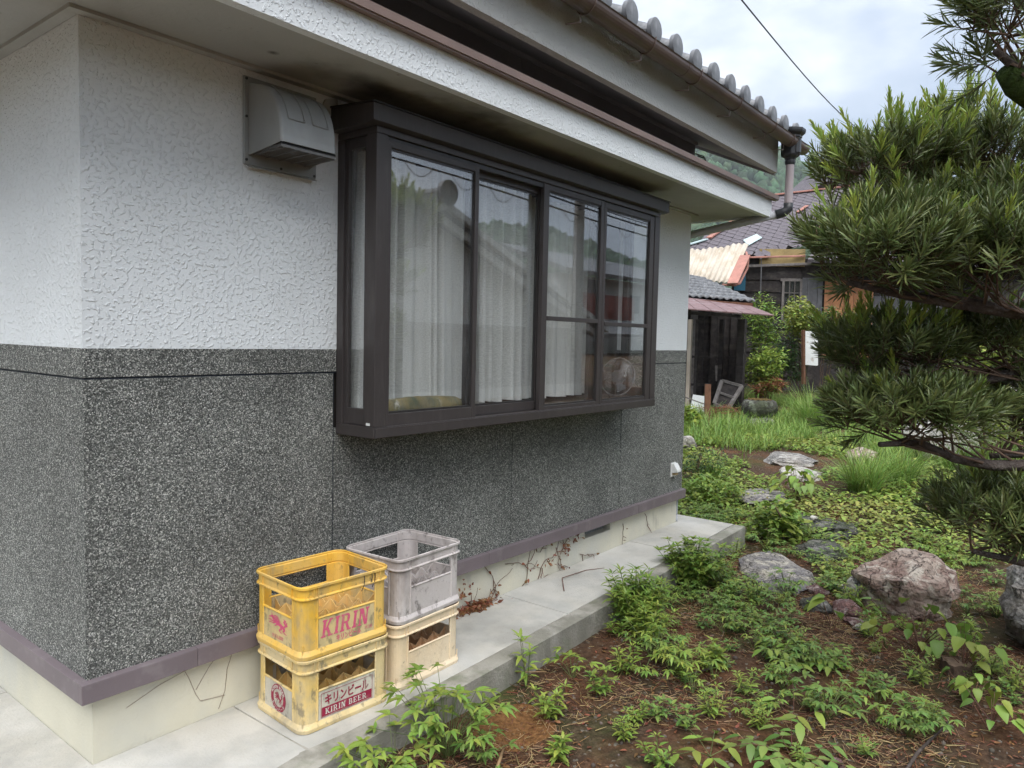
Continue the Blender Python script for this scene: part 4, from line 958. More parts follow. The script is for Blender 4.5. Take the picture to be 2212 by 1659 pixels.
for i, (x, y, s, mt, lb) in enumerate(((3.92, -1.62, .09, 'rock_red', 'flat dark red stone in front of the layered boulder'), (3.86, -1.44, .085, 'rock_dark', 'dark oval stone left of the flat red stone'),
        (4.18, -1.36, .062, 'rock_red', 'small purple stone with white flecks left of the layered boulder'), (4.36, -1.46, .045, 'rock_pale', 'small pale round stone left of the layered boulder'),
        (3.75, -1.70, .055, 'rock_red', 'small dark red stone in front of the flat red stone'), (3.70, -1.76, .045, 'rock_pale', 'small white and pink stone in front of the layered boulder'),
        (5.05, -2.05, .06, 'rock_pale', 'small pale stone among weeds behind the layered boulder'), (2.05, -2.05, .035, 'rock_red', 'small brown round stone half sunk in the bottom soil'))):
    rock('stone', x, y, s*1.35, s*1.0, s*.62, 40+i, mt, lb, 'stone', rz=i*1.1, sink=.22, sub=3)
# stepping stones
for i, (x, y, sx, sy, rz, mt, lb) in enumerate(((4.44, -1.00, .46, .25, 20, 'rock_flag', 'long pale stepping stone nearest the concrete apron'), (5.35, -1.06, .34, .22, 15, 'rock_dark', 'dark stepping stone half hidden in weeds'),
        (6.15, -.82, .36, .27, 35, 'rock_dark', 'dark stepping stone with a small white pebble on it'), (6.78, -.02, .40, .28, 10, 'rock_flag', 'grey stepping stone beside the heart leaved plant'),
        (8.3, .02, .42, .25, 25, 'rock_pale', 'pale stepping stone behind the heart leaved plant'), (9.1, .42, .44, .34, 5, 'rock_grey', 'grey stepping stone in the long grass'))):
    o = rock('stepping_stone', x, y, sx*1.08, sy*1.08, .13, 60+i, mt, lb, 'stepping stone', rz=R(rz), sink=.47, flat=.42, rough=.2, cuts=11, group='stepping stones through the garden')
rock('stone', 6.05, -.78, .05, .035, .025, 81, 'rock_pale', 'small white pebble lying on a dark stepping stone', 'stone', sink=-1.75, sub=2)
# rocks under the pine-like tree, beyond
rock('boulder', 10.9, -1.05, .62, .5, .42, 91, 'rock_pale', 'pale lichen covered boulder behind the lowest branch', sink=.25, rough=.2)
rock('boulder', 11.9, -1.75, .7, .6, .62, 92, 'rock_grey', 'big grey boulder behind the drooping branch', sink=.25, rough=.2)
rock('boulder', 9.6, -.35, .22, .2, .14, 93, 'rock_pink', 'small orange pink rock below the branch tip', sink=.25, sub=3)
# tree stump
mat('stump_bark', (.075, .05, .035), .9, var=(20, .4), bump=(40, .01, 5)); mat('stump_top', (.16, .11, .075), .9, var=(25, .4))
st = empty('tree_stump', (3.42, -2.30, gz(3.42, -2.30)-.02), 'low cut tree stump under the broad leaved seedling', 'stump')
b = MB(); n = 18
V = []
for z, r in ((0, .085), (.04, .075), (.085, .072)):
    V += [(r*math.cos(2*math.pi*k/n)*(1+.12*math.sin(5*k)), r*math.sin(2*math.pi*k/n)*(1+.1*math.cos(3*k)), z+.006*math.sin(k*2.)) for k in range(n)]
b.add(V, [(i*n+k, i*n+(k+1) % n, (i+1)*n+(k+1) % n, (i+1)*n+k) for i in range(2) for k in range(n)], 'stump_bark'); b.build('bark', st)
b = MB(); b.add([(x*.97, y*.97, z-.002) for x, y, z in V[2*n:]], [tuple(range(n))], 'stump_top'); b.build('cut_top', st)

# ================================================================== plants
def foliage(name, col, isl=.28, tr=.28, rough=.45, spec=.4): return mat(name, col, rough, spec, island=isl, transl=tr)
foliage('leaf_mid', (.195, .295, .055)); foliage('leaf_fresh', (.24, .335, .062)); foliage('leaf_dark', (.050, .105, .030))
foliage('leaf_blue', (.160, .262, .060)); foliage('leaf_yellow', (.27, .31, .07)); foliage('leaf_rust', (.24, .11, .05), .4)
foliage('grass_blade', (.21, .33, .075), .3, .35); foliage('grass_dry', (.40, .29, .14), .3, .1); foliage('stem_green', (.12, .16, .05), .2, .05); foliage('stem_red', (.14, .075, .045), .2, 0)
foliage('maki', (.125, .162, .052), .42, .22, .38, .5); foliage('maki_new', (.30, .39, .08), .2, .35, .4, .45)
mat('bark', (.075, .06, .052), .9, .2, var=(14, .4), stains=((9, .55, .08, (.15, .13, .115), .6, (1, 1, 1)),), bump=(45, .012, 5)); mat('twig', (.13, .085, .06), .9, var=(20, .3))
mat('moss', (.045, .075, .015), .95, var=(30, .4), bump=(60, .02, 4))
def rdir(rr, n, el0, el1):
    az = rr.uniform(0, 2*math.pi, n); el = rr.uniform(el0, el1, n)
    return np.stack([np.cos(az)*np.cos(el), np.sin(az)*np.cos(el), np.sin(el)], 1)
UPV = np.array([0, 0, 1.])
def plant_lance(seed, H, nst, leaf, lw, mats=('leaf_mid', 'stem_green'), spread=.5, kind='lance', whorl=4, nodes=5, el=(.0, .6)):
    """upright stems with whorls of leaves"""
    rr = np.random.default_rng(seed); nb = NB(); A, B_ = [], []
    for s in range(nst):
        az = rr.uniform(0, 6.283); ln = rr.uniform(.05, spread); d = np.array([math.cos(az)*ln, math.sin(az)*ln, 1.]); d /= np.linalg.norm(d)
        h = H*rr.uniform(.6, 1.1); b0 = np.array([math.cos(az), math.sin(az), 0])*rr.uniform(0, .25)*H*spread
        pts = [b0+d*h*t+np.array([math.cos(az), math.sin(az), 0])*.18*h*ln*t*t for t in np.linspace(0, 1, nodes+1)]
        for i in range(nodes): A.append(pts[i]); B_.append(pts[i+1])
        for i in range(1, nodes+1):
            k = whorl+(2 if i == nodes else 0); a0 = rr.uniform(0, 6.28)
            az2 = a0+np.arange(k)*6.283/k+rr.uniform(-.25, .25, k); el_ = rr.uniform(el[0], el[1], k)+(.3 if i == nodes else 0)
            dd = np.stack([np.cos(az2)*np.cos(el_), np.sin(az2)*np.cos(el_), np.sin(el_)], 1)
            Ls = leaf*rr.uniform(.65, 1.15, k)*(.75 if i == nodes else 1)
            nb.add(leaves(kind, np.repeat(pts[i][None], k, 0)+dd*.006, dd, np.repeat(UPV[None], k, 0), Ls, Ls*lw, .35, rr.uniform(.15, .55, k)), mats[0])
    nb.add(sticks(A, B_, .0022*(H/.3)**.5, .0016), mats[1]); return nb
def plant_compound(seed, H, nst, ll, lw, mats=('leaf_mid', 'stem_green'), leaflets=5, spread=1.0):
    """palmate leaves of 3-5 leaflets on long stalks"""
    rr = np.random.default_rng(seed); nb = NB(); A, B_ = [], []
    for s in range(nst):
        az = rr.uniform(0, 6.283); tip = np.array([math.cos(az), math.sin(az), 0])*H*spread*rr.uniform(.1, .9)+UPV*H*rr.uniform(.45, 1.05)
        base = np.array([math.cos(az), math.sin(az), 0])*.1*H*rr.uniform(0, 1)
        mid = (base+tip)/2+np.array([0, 0, .12*H]); A += [base, mid]; B_ += [mid, tip]
        k = leaflets; fa = az+np.linspace(-1.5, 1.5, k)+rr.uniform(-.15, .15, k); el_ = rr.uniform(-.25, .35, k)
        dd = np.stack([np.cos(fa)*np.cos(el_), np.sin(fa)*np.cos(el_), np.sin(el_)], 1); Ls = ll*rr.uniform(.75, 1.2)*(1-.28*np.abs(np.linspace(-1, 1, k)))
        nb.add(leaves('lance', np.repeat(tip[None], k, 0), dd, np.repeat(UPV[None], k, 0), Ls, Ls*lw, .4, rr.uniform(.1, .5, k)), mats[0])
    nb.add(sticks(A, B_, .0018, .0012), mats[1]); return nb
def plant_heart(seed, H, nst, ll, mats=('leaf_fresh', 'stem_red'), kind='heart', spread=.9):
    rr = np.random.default_rng(seed); nb = NB(); A, B_ = [], []
    for s in range(nst):
        az = rr.uniform(0, 6.283); tip = np.array([math.cos(az), math.sin(az), 0])*H*spread*rr.uniform(.15, .75)+UPV*H*rr.uniform(.4, 1.)
        A.append(np.array([0, 0, H*rr.uniform(0, .3)])); B_.append(tip)
        el_ = rr.uniform(-.75, -.1); dd = np.array([[math.cos(az)*math.cos(el_), math.sin(az)*math.cos(el_), math.sin(el_)]]); L_ = ll*rr.uniform(.6, 1.15)
        nb.add(leaves(kind, tip[None], dd, UPV[None], L_, L_*.8, rr.uniform(.1, .5), rr.uniform(.15, .6)), mats[0] if rr.random() < .45 else 'leaf_mid')
    nb.add(sticks(A, B_, .003, .0016), mats[1]); return nb
def plant_pinnate(seed, nfr, ln, ll, mats=('leaf_mid', 'stem_red'), pairs=4, lift=.7):
    rr = np.random.default_rng(seed); nb = NB(); A, B_ = [], []
    for s in range(nfr):
        az = 6.283*s/nfr+rr.uniform(-.4, .4); L_ = ln*rr.uniform(.7, 1.1); h = np.array([math.cos(az), math.sin(az), 0]); lf = lift*rr.uniform(.6, 1.2)
        P = [h*L_*t+UPV*L_*lf*(t-.55*t*t) for t in np.linspace(0, 1, pairs+2)]
        for i in range(pairs+1): A.append(P[i]); B_.append(P[i+1])
        for i in range(1, pairs+2):
            for sg in ((-1, 1) if i < pairs+1 else (0,)):
                da = az+sg*rr.uniform(.9, 1.3); el_ = rr.uniform(-.4, .1); dd = np.array([[math.cos(da)*math.cos(el_), math.sin(da)*math.cos(el_), math.sin(el_)]]); l_ = ll*rr.uniform(.8, 1.1)
                nb.add(leaves('ovate', P[i][None], dd, UPV[None], l_, l_*.45, .22, .25), mats[0])
    nb.add(sticks(A, B_, .0022, .0012), mats[1]); return nb
def plant_grass(seed, H, n, mats=('grass_blade',), W=.006, spread=.35, r0=.05):
    rr = np.random.default_rng(seed); nb = NB(); az = rr.uniform(0, 6.283, n); el = rr.uniform(.75, 1.5, n)
    d = np.stack([np.cos(az)*np.cos(el), np.sin(az)*np.cos(el), np.sin(el)], 1); rad = r0*np.sqrt(rr.random(n)); a2 = rr.uniform(0, 6.28, n)
    base = np.stack([rad*np.cos(a2), rad*np.sin(a2), np.zeros(n)], 1)
    Ls = H*rr.uniform(.5, 1.15, n); nb.add(leaves('grass', base, d, np.stack([-np.cos(az)*np.sin(el), -np.sin(az)*np.sin(el), np.cos(el)], 1)*1., Ls, W*rr.uniform(.7, 1.3, n), .3, rr.uniform(.1, spread*1.6, n)), mats[0]); return nb
def place(me, name, x, y, label, cat='weed', group=None, s=1, rz=0, dz=0):
    o = np_obj(name, me); o.location = (x, y, gz(x, y)+dz); o.scale = (s, s, s); o.rotation_euler = (0, 0, rz); return setp(o, label, cat, group)
# --- named plants
place(plant_compound(101, .27, 60, .068, .34, ('leaf_mid', 'stem_green'), 5, 1.25).mesh('weed'), 'weed_clump', 1.06, -.80, 'spreading green weed with fingered leaves below the yellow crates', 'weed', s=1.0)
place(plant_compound(102, .22, 16, .07, .36, ('leaf_fresh', 'stem_green'), 5, 1.1).mesh('weed'), 'weed_clump', .78, -.79, 'small fresh weed at the kerb left of the spreading weed', 'weed')
place(plant_lance(103, .31, 50, .072, .26, ('leaf_mid', 'stem_green'), .7, nodes=7, whorl=5).mesh('weed'), 'weed_clump', 2.82, -.70, 'bushy dark green weed leaning over the middle of the apron edge', 'weed')
place(plant_lance(104, .24, 26, .058, .30, ('leaf_fresh', 'stem_green'), .7, nodes=5).mesh('weed'), 'weed_clump', 2.66, -.86, 'lower leafy weed in front of the bushy one by the apron', 'weed')
place(plant_compound(105, .17, 34, .05, .36, ('leaf_blue', 'stem_green'), 5, 1.3).mesh('weed'), 'weed_clump', 2.50, -1.00, 'flat green weed with fingered leaves in front of the bushy weeds', 'weed')
place(plant_lance(106, .30, 60, .062, .44, ('leaf_mid', 'stem_green'), .85, nodes=6, whorl=5).mesh('weed'), 'weed_clump', 3.78, -.62, 'rounded light green weed hanging over the apron edge near its end', 'weed')
place(plant_lance(107, .24, 3, .075, .3, ('leaf_fresh', 'stem_green'), .3, nodes=3, whorl=3).mesh('weed'), 'weed', 1.78, -.66, 'single upright weed growing against the kerb', 'weed')
place(plant_compound(108, .15, 9, .06, .36, ('leaf_fresh', 'stem_green'), 5).mesh('weed'), 'weed', 2.02, -.78, 'small pale weed at the foot of the kerb beside the upright weed', 'weed')
place(plant_lance(109, .15, 6, .05, .36, ('leaf_fresh', 'stem_green'), .5, nodes=4).mesh('weed'), 'weed', 1.60, -.94, 'compact light green weed beside the reddish hollow', 'weed')
place(plant_lance(110, .13, 5, .05, .4, ('leaf_mid', 'stem_green'), .6, nodes=3).mesh('weed'), 'weed', 1.93, -.99, 'compact dark green weed right of the reddish hollow', 'weed')
place(plant_lance(111, .085, 4, .055, .4, ('leaf_fresh', 'stem_green'), .5, nodes=3).mesh('weed'), 'weed', 1.34, -1.17, 'lone bright seedling on bare soil behind the straw stick', 'weed')
place(plant_heart(112, .36, 30, .11, spread=1.0).mesh('weed'), 'heart_leaf_plant', 7.05, -.32, 'yellow green heart leaved plant between the stepping stones', 'plant')
place(plant_heart(113, .27, 30, .082, spread=1.5, kind='ovate').mesh('weed'), 'broad_leaf_seedling', 3.52, -2.10, 'large broad leaved seedling in front of the layered boulder', 'plant')
place(plant_heart(114, .23, 16, .078, spread=1.2, kind='ovate').mesh('weed'), 'broad_leaf_seedling', 3.42, -2.33, 'broad leaved seedling sprouting over the tree stump', 'plant')
place(plant_heart(115, .19, 15, .068, spread=1.0).mesh('weed'), 'broad_leaf_seedling', 3.02, -2.42, 'broad leaved seedling near the right edge below the stump', 'plant')
place(plant_heart(116, .17, 14, .068, spread=1.2).mesh('weed'), 'broad_leaf_seedling', 2.80, -2.52, 'broad leaved seedling at the lower right edge', 'plant')
place(plant_heart(129, .2, 6, .11, spread=1.0).mesh('weed'), 'broad_leaf_seedling', 3.55, -1.62, 'pale broad leaved seedling beside the flat red stone', 'plant')
place(plant_pinnate(117, 14, .25, .062, ('leaf_mid', 'stem_green'), 4, .8).mesh('weed'), 'drooping_weed', 2.98, -1.62, 'drooping weed mound with paired leaves in the middle of the garden', 'weed')
place(plant_pinnate(118, 9, .26, .08, ('leaf_blue', 'stem_red'), 3, .75).mesh('weed'), 'rose_seedling', 1.98, -1.90, 'seedling with toothed paired leaves near the bottom edge', 'plant')
place(plant_pinnate(119, 4, .20, .09, ('leaf_fresh', 'stem_red'), 1, 1.1).mesh('weed'), 'rose_seedling', 2.32, -1.80, 'three leaved fresh seedling behind the toothed one', 'plant')
place(plant_pinnate(120, 5, .20, .08, ('leaf_fresh', 'stem_green'), 1, .8).mesh('weed'), 'rose_seedling', 1.80, -1.62, 'crinkled bright seedling at the bottom left of the toothed one', 'plant')
place(plant_lance(121, .12, 7, .06, .45, ('leaf_fresh', 'stem_green'), .4, nodes=3).mesh('weed'), 'weed', 2.62, -1.28, 'bright rosette weed alone on the bare soil', 'weed')
place(plant_compound(122, .19, 34, .052, .3, ('leaf_fresh', 'stem_green'), 5, 1.2).mesh('weed'), 'weed_clump', 2.40, -1.16, 'feathery light green weed in the middle of the bare soil', 'weed')
for i, (x, y, h, n, lb) in enumerate(((7.9, -.78, .62, 420, 'big arching tuft of long grass beside the pale stepping stone'), (8.6, -1.0, .6, 320, 'long grass tuft behind the big arching tuft'), (12.4, 1.15, .85, 420, 'tall grass tuft right of the stone basin'), (7.2, .75, .32, 220, 'short grass tuft near the house corner'))):
    place(plant_grass(130+i, h, n, W=.009, spread=.5, r0=.16).mesh('grass'), 'grass_tuft', x, y, lb, 'grass tuft')
# --- low weeds scattered on the bare soil
KINDS = [plant_compound(201, .09, 10, .035, .38, ('leaf_mid', 'stem_green')), plant_compound(202, .07, 8, .033, .4, ('leaf_fresh', 'stem_green'), 3), plant_lance(203, .08, 5, .032, .38, ('leaf_mid', 'stem_green'), .7, nodes=3),
         plant_lance(204, .07, 5, .035, .5, ('leaf_blue', 'stem_green'), .9, nodes=2), plant_lance(205, .10, 6, .034, .3, ('leaf_fresh', 'stem_green'), .6, nodes=4), plant_compound(206, .11, 15, .04, .34, ('leaf_blue', 'stem_green'))]
KM = [k.mesh('low_weed') for k in KINDS]
KL = ['small green weed with five fingered leaves', 'tiny fresh weed with three part leaves', 'small green weed with whorled leaves', 'flat bluish green weed', 'upright fresh green weed', 'spreading bluish weed with fingered leaves']
rr = np.random.default_rng(5)
avoid = [(1.44, -.80, .22), (4.38, -1.85, .36), (4.2, -2.78, .36), (4.44, -1.0, .3), (5.35, -1.06, .2), (3.92, -1.62, .14)]
cnt = 0; tries = 0
while cnt < 290 and tries < 6000:
    tries += 1
    x = rr.uniform(.7, 6.2); y = rr.uniform(-2.95, .6)
    if y > slab_edge(x)-.07 and x < 5.18: continue
    if y < CAM.y+(x-CAM.x)*.055: continue
    dens = .25+.75*min(1, max(0, (x-1.8)/2.2)); dens *= .35+1.3*max(0, noise.noise(Vector((x*1.1, y*1.1, 5.5)))+.35)
    if x < 2.2 and y > -1.25: dens *= .25
    if rr.random() > dens: continue
    if any((x-a)**2+(y-b_)**2 < c_*c_ for a, b_, c_ in avoid): continue
    kk = int(rr.integers(len(KM)))
    place(KM[kk], 'low_weed', x, y, KL[kk]+(' on the bare soil at the front' if x < 2.3 else ' on the soil in the middle of the garden' if x < 3.9 else ' between the stones further back'), 'weed', 'low weeds scattered over the soil', s=rr.uniform(.6, 1.5), rz=rr.uniform(0, 6.28)); cnt += 1
# --- creeping ground cover further back, one mass
nb = NB(); B1, D1, L1, K1 = [], [], [], []
for _ in range(60000):
    x = rr.uniform(3.0, 13.5); y = rr.uniform(-2.9, 3.2)
    if x < 5.2 and y > slab_edge(x)-.04: continue
    if y < CAM.y+(x-CAM.x)*.05 or y > CAM.y+(x-CAM.x)*.52+.6: continue
    f = noise.noise(Vector((x*.8, y*.8, 2.2)))+.5*noise.noise(Vector((x*2.2, y*2.2, 4.1)))
    lim = .38-.50*min(1, max(0, (x-3.6)/2.6))+(.35 if y < -1.7 and x < 5 else 0)
    if f < lim: continue
    if any((x-a)**2+(y-b_)**2 < (c_*.9)**2 for a, b_, c_ in avoid): continue
    B1.append((x, y, gz(x, y)+abs(rr.normal(.03, .03)))); L1.append(rr.uniform(.025, .06)*(1+.05*max(0, x-5))); K1.append(f+rr.normal(0, .12))
B1 = np.array(B1); L1 = np.array(L1); K1 = np.array(K1); d = rdir(rr, len(B1), -.25, .75)
for lo, hi, mt in ((-9, .12, 'leaf_mid'), (.12, .42, 'leaf_fresh'), (.42, 9, 'leaf_yellow')):
    k = (K1 >= lo) & (K1 < hi)
    if k.sum(): nb.add(leaves('round', B1[k], d[k], np.repeat(UPV[None], k.sum(), 0), L1[k], L1[k]*.62, .3, .3), mt)
k = rr.random(len(B1)) < .06
nb.add(leaves('round', B1[k]+[[0, 0, -.01]], d[k], np.repeat(UPV[None], k.sum(), 0), L1[k], L1[k]*.6, .3, .3), 'leaf_rust')
gc = np_obj('ground_cover', nb.mesh('ground_cover')); setp(gc, 'low creeping green ground cover spreading over the back of the garden', 'ground cover', kind='stuff')
# --- long grass in the back, one mass
nb = NB(); BB, HH = [], []
for _ in range(42000):
    x = rr.uniform(7.0, 16.5); y = rr.uniform(-2.6, 6.0)
    if y < CAM.y+(x-CAM.x)*.05 or y > CAM.y+(x-CAM.x)*.50: continue
    f = noise.noise(Vector((x*.45, y*.45, 7.2)))+.45*noise.noise(Vector((x*1.4, y*1.4, 1.1)))
    if f < .28-.55*min(1, max(0, (x-7.4)/3.2)): continue
    if (x-9.1)**2+(y-.42)**2 < .40 or (x-8.3)**2+(y-.02)**2 < .3: continue
    if 12.3 < x < 15.5 and y > 2.2: continue
    BB.append((x, y, gz(x, y)-.01)); HH.append(rr.uniform(.16, .42)*(1+.5*max(0, f)))
n = len(BB); az = rr.uniform(0, 6.28, n); el = rr.uniform(.8, 1.5, n); d = np.stack([np.cos(az)*np.cos(el), np.sin(az)*np.cos(el), np.sin(el)], 1)
nb.add(leaves('grass', BB, d, np.stack([-np.cos(az)*np.sin(el), -np.sin(az)*np.sin(el), np.cos(el)], 1), HH, rr.uniform(.007, .013, n), .3, rr.uniform(.1, .8, n)), 'grass_blade')
lg = np_obj('long_grass', nb.mesh('long_grass')); setp(lg, 'long bright green grass filling the far end of the garden', 'grass', kind='stuff')
# --- dry litter: straw, needles, leaf scraps; pebbles
nb = NB(); P0, P1, W0 = [], [], []
for _ in range(44000):
    x = rr.uniform(.5, 5.6); y = rr.uniform(-2.95, -.45)
    if y > slab_edge(x)-.03: continue
    f = noise.noise(Vector((x*1.5, y*1.5, 8.8)))
    if rr.random() > .35+1.2*f: continue
    a = rr.uniform(0, 6.28); l_ = rr.uniform(.015, .075); z = gz(x, y)+.006
    P0.append((x, y, z)); P1.append((x+l_*math.cos(a), y+l_*math.sin(a), z+rr.uniform(-.002, .018)))
P0 = np.array(P0); P1 = np.array(P1); k = rr.random(len(P0)); w_ = rr.uniform(.0009, .0024, len(P0))
for lo, hi, mt in ((0, .5, 'grass_dry'), (.5, .85, 'leaf_rust'), (.85, 1.1, 'stem_red')):
    q = (k >= lo) & (k < hi); nb.add(sticks(P0[q], P1[q], w_[q], w_[q]*.6), mt)
n = 2600; x = rr.uniform(.5, 5.4, n); y = rr.uniform(-2.95, -.7, n); q = y < slab_edge(0)+.03*x-.03; x, y = x[q], y[q]; n = len(x)
B1 = np.array([(a, b_, gz(a, b_)+.008) for a, b_ in zip(x, y)]); d = rdir(rr, n, -.1, .35); l_ = rr.uniform(.012, .035, n)
nb.add(leaves('ovate', B1, d, np.repeat(UPV[None], n, 0)+rr.normal(0, .3, (n, 3)), l_, l_*.4, .3, .2), 'leaf_rust')
li = np_obj('dry_litter', nb.mesh('dry_litter')); setp(li, 'dry straw, needles and brown leaf scraps strewn over the soil', 'litter', kind='stuff')
V1, F1 = ICO[1]; V1 = np.array(V1); F1 = np.array(F1); VV, FF = [], []
mat('pebble', (.11, .093, .075), .85, island=.5)
k = 0
for _ in range(900):
    x = rr.uniform(.5, 5.0); y = rr.uniform(-2.95, -.6)
    if y > slab_edge(x)-.03: continue
    s = abs(rr.normal(.003, .0035))+.002; sc = s*rr.uniform(.7, 1.3, 3); VV.append(V1*sc+np.array([x, y, gz(x, y)+s*.3])); FF.append(F1+k); k += len(V1)
pb = np_obj('pebbles', np_mesh('pebbles', np.concatenate(VV), np.zeros((0, 4)), ['pebble'], tris=np.concatenate(FF))); setp(pb, 'tiny pebbles and crumbs scattered over the bare soil', 'pebbles', kind='stuff')
# reddish earth mound in the hollow
mat('red_earth', (.17, .085, .035), .95, .1, var=(60, .5), bump=(120, .006, 4))
V = []; Q = []; n1, n2 = 10, 26
for i in range(n1+1):
    for j in range(n2):
        a = 2*math.pi*j/n2; r_ = .19*i/n1*(1+.25*noise.noise(Vector((math.cos(a)*1.5, math.sin(a)*1.5, 3)))); x, y = 1.44+r_*1.25*math.cos(a), -.83+r_*.95*math.sin(a)
        V.append((x, y, gz(x, y)+.014*(1-(i/n1)**2)-.003*(i == n1)*3+.003*noise.noise(Vector((x*40, y*40, 0)))))
for i in range(n1):
    for j in range(n2): Q.append((i*n2+j, i*n2+(j+1) % n2, (i+1)*n2+(j+1) % n2, (i+1)*n2+j))
em = np_obj('earth_patch', np_mesh('earth_patch', V, Q, ['red_earth'], smooth=True)); setp(em, kind='structure')
# sticks lying about
def stick(pts, r, mt, label, name='stick'):
    o = MB().tube(pts, r, mt, 6).build(name, None, smooth=True); return setp(o, label, 'stick')
stick([(1.09, -1.03, gz(1.09, -1.03)+.01), (1.18, -.985, gz(1.18, -.985)+.02), (1.27, -.93, gz(1.27, -.93)+.012)], [.006, .0075, .005], 'grass_dry', 'pale split straw stick lying on the soil')
stick([(2.02, -2.28, gz(2.02, -2.28)+.01), (2.35, -2.3, gz(2.35, -2.3)+.02), (2.75, -2.36, gz(2.75, -2.36)+.01)], [.006, .008, .005], 'bark', 'thin dark branch lying at the lower right')
stick([(2.35, -1.20, gz(2.35, -1.2)+.01), (2.55, -1.30, gz(2.55, -1.3)+.03), (2.68, -1.22, gz(2.68, -1.22)+.02)], [.004, .004, .003], 'bark', 'thin dark twig lying near the rosette weed')
zz = slab_z(3.0)
stick([(2.72, -.24, zz+.004), (2.90, -.10, zz+.012), (3.16, -.12, zz+.008), (3.30, -.18, zz+.004)], [.003, .003, .0025, .0015], 'stem_red', 'dry reddish vine twig lying on the concrete apron')
stick([(1.78, -.60, slab_z(1.8)-.08), (1.95, -.66, gz(1.95, -.66)+.02)], .003, 'grass_dry', 'thin straw leaning on the kerb', 'straw')
# --- dead creeper on the plinth
dv = empty('dead_vine', (2.3, .02, 0), 'dead reddish brown creeper clinging to the cream plinth', 'vine')
b = MB(); rv = random.Random(4); tips = []
def vine(x, z, a, n, st=.035, y=.024):
    pts = [(x-2.3, y-.02, z)]
    for i in range(n):
        a += rv.uniform(-.55, .55); x += st*math.cos(a); z += st*math.sin(a)
        if z > .25: a = -abs(a)*.6; z = .25
        if z < .012: z = .012; a = abs(a)*.3
        pts.append((x-2.3, y-.02-rv.uniform(0, .006), z)); 
        if rv.random() < .28: tips.append((x-2.3, z))
        if rv.random() < .14 and n > 4: vine(x, z, a+rv.choice((-1, 1))*rv.uniform(.7, 1.3), n//2, st*.8)
    b.tube(pts, [.0028*(1-.6*i/len(pts)) for i in range(len(pts))], 'stem_red', 5, caps=False)
for x, z, a, n in ((1.95, .24, -.7, 14), (2.1, .06, .25, 14), (2.45, .21, -.3, 12), (2.62, .02, .9, 11), (2.8, .03, .6, 14), (3.15, .25, -2.0, 9), (3.0, .2, -.8, 8), (2.25, .24, -1.2, 10), (3.3, .09, -.5, 9), (3.9, .2, -1.2, 5), (4.25, .22, -1.1, 4), (4.3, .12, -.7, 4)): vine(x, z, a, n)
b.build('stem', dv, fixn=False)['kind'] = 'stuff'
nb = NB(); T = []
for tx, tz in tips+[(-.25+rv.gauss(0, .03), .15+rv.gauss(0, .04)) for _ in range(26)]+[(.80+rv.gauss(0, .03), .19+rv.gauss(0, .03)) for _ in range(34)]+[(.62+rv.gauss(0, .04), .13+rv.gauss(0, .02)) for _ in range(18)]+[(.93+rv.gauss(0, .03), .235+rv.gauss(0, .015)) for _ in range(16)]:
    T.append((tx, -.004-rv.uniform(0, .02), max(.01, tz)))
T = np.array(T); d = rdir(rr, len(T), -1.2, .6); d[:, 1] = -abs(d[:, 1])*.4; l_ = rr.uniform(.012, .03, len(T))
nb.add(leaves('ovate', T, d, rr.normal(0, 1, (len(T), 3)), l_, l_*.6, .3, .3), 'leaf_rust'); np_obj('withered_leaves', nb.mesh('withered_leaves'), dv)['kind'] = 'stuff'
dv2 = empty('dead_vine', (.40, .02, 0), 'thin bare dead tendrils on the plinth left of the crates', 'vine')
b = MB()
for pts in ([(-.03, .262), (.0, .20), (.03, .12), (.05, .085), (.16, .07)], [(.03, .14), (.09, .22), (.13, .258)], [(.2, .26), (.17, .18), (.16, .09), (.13, .02)], [(-.25, .17), (-.12, .215), (-.02, .235), (.1, .25)]):
    b.tube([(x, -.0125+.02, z) for x, z in pts], .0009, 'stem_red', 5, caps=False)
b.build('tendril', dv2, fixn=False)['kind'] = 'stuff'
# pile of dead leaves against the plinth
nb = NB(); n = 420; T = np.stack([rr.normal(2.13, .10, n), -abs(rr.normal(0, .035, n))+.018, abs(rr.normal(.0, .014, n))+slab_z(2.1)+.002], 1); d = rdir(rr, n, -.5, .7); l_ = rr.uniform(.015, .04, n)
nb.add(leaves('ovate', T, d, rr.normal(0, 1, (n, 3)), l_, l_*.45, .4, .3), 'leaf_rust'); lp = np_obj('dead_leaf_pile', nb.mesh('leaf_pile')); setp(lp, 'small heap of dead brown leaves against the plinth behind the crates', 'leaves', kind='stuff')

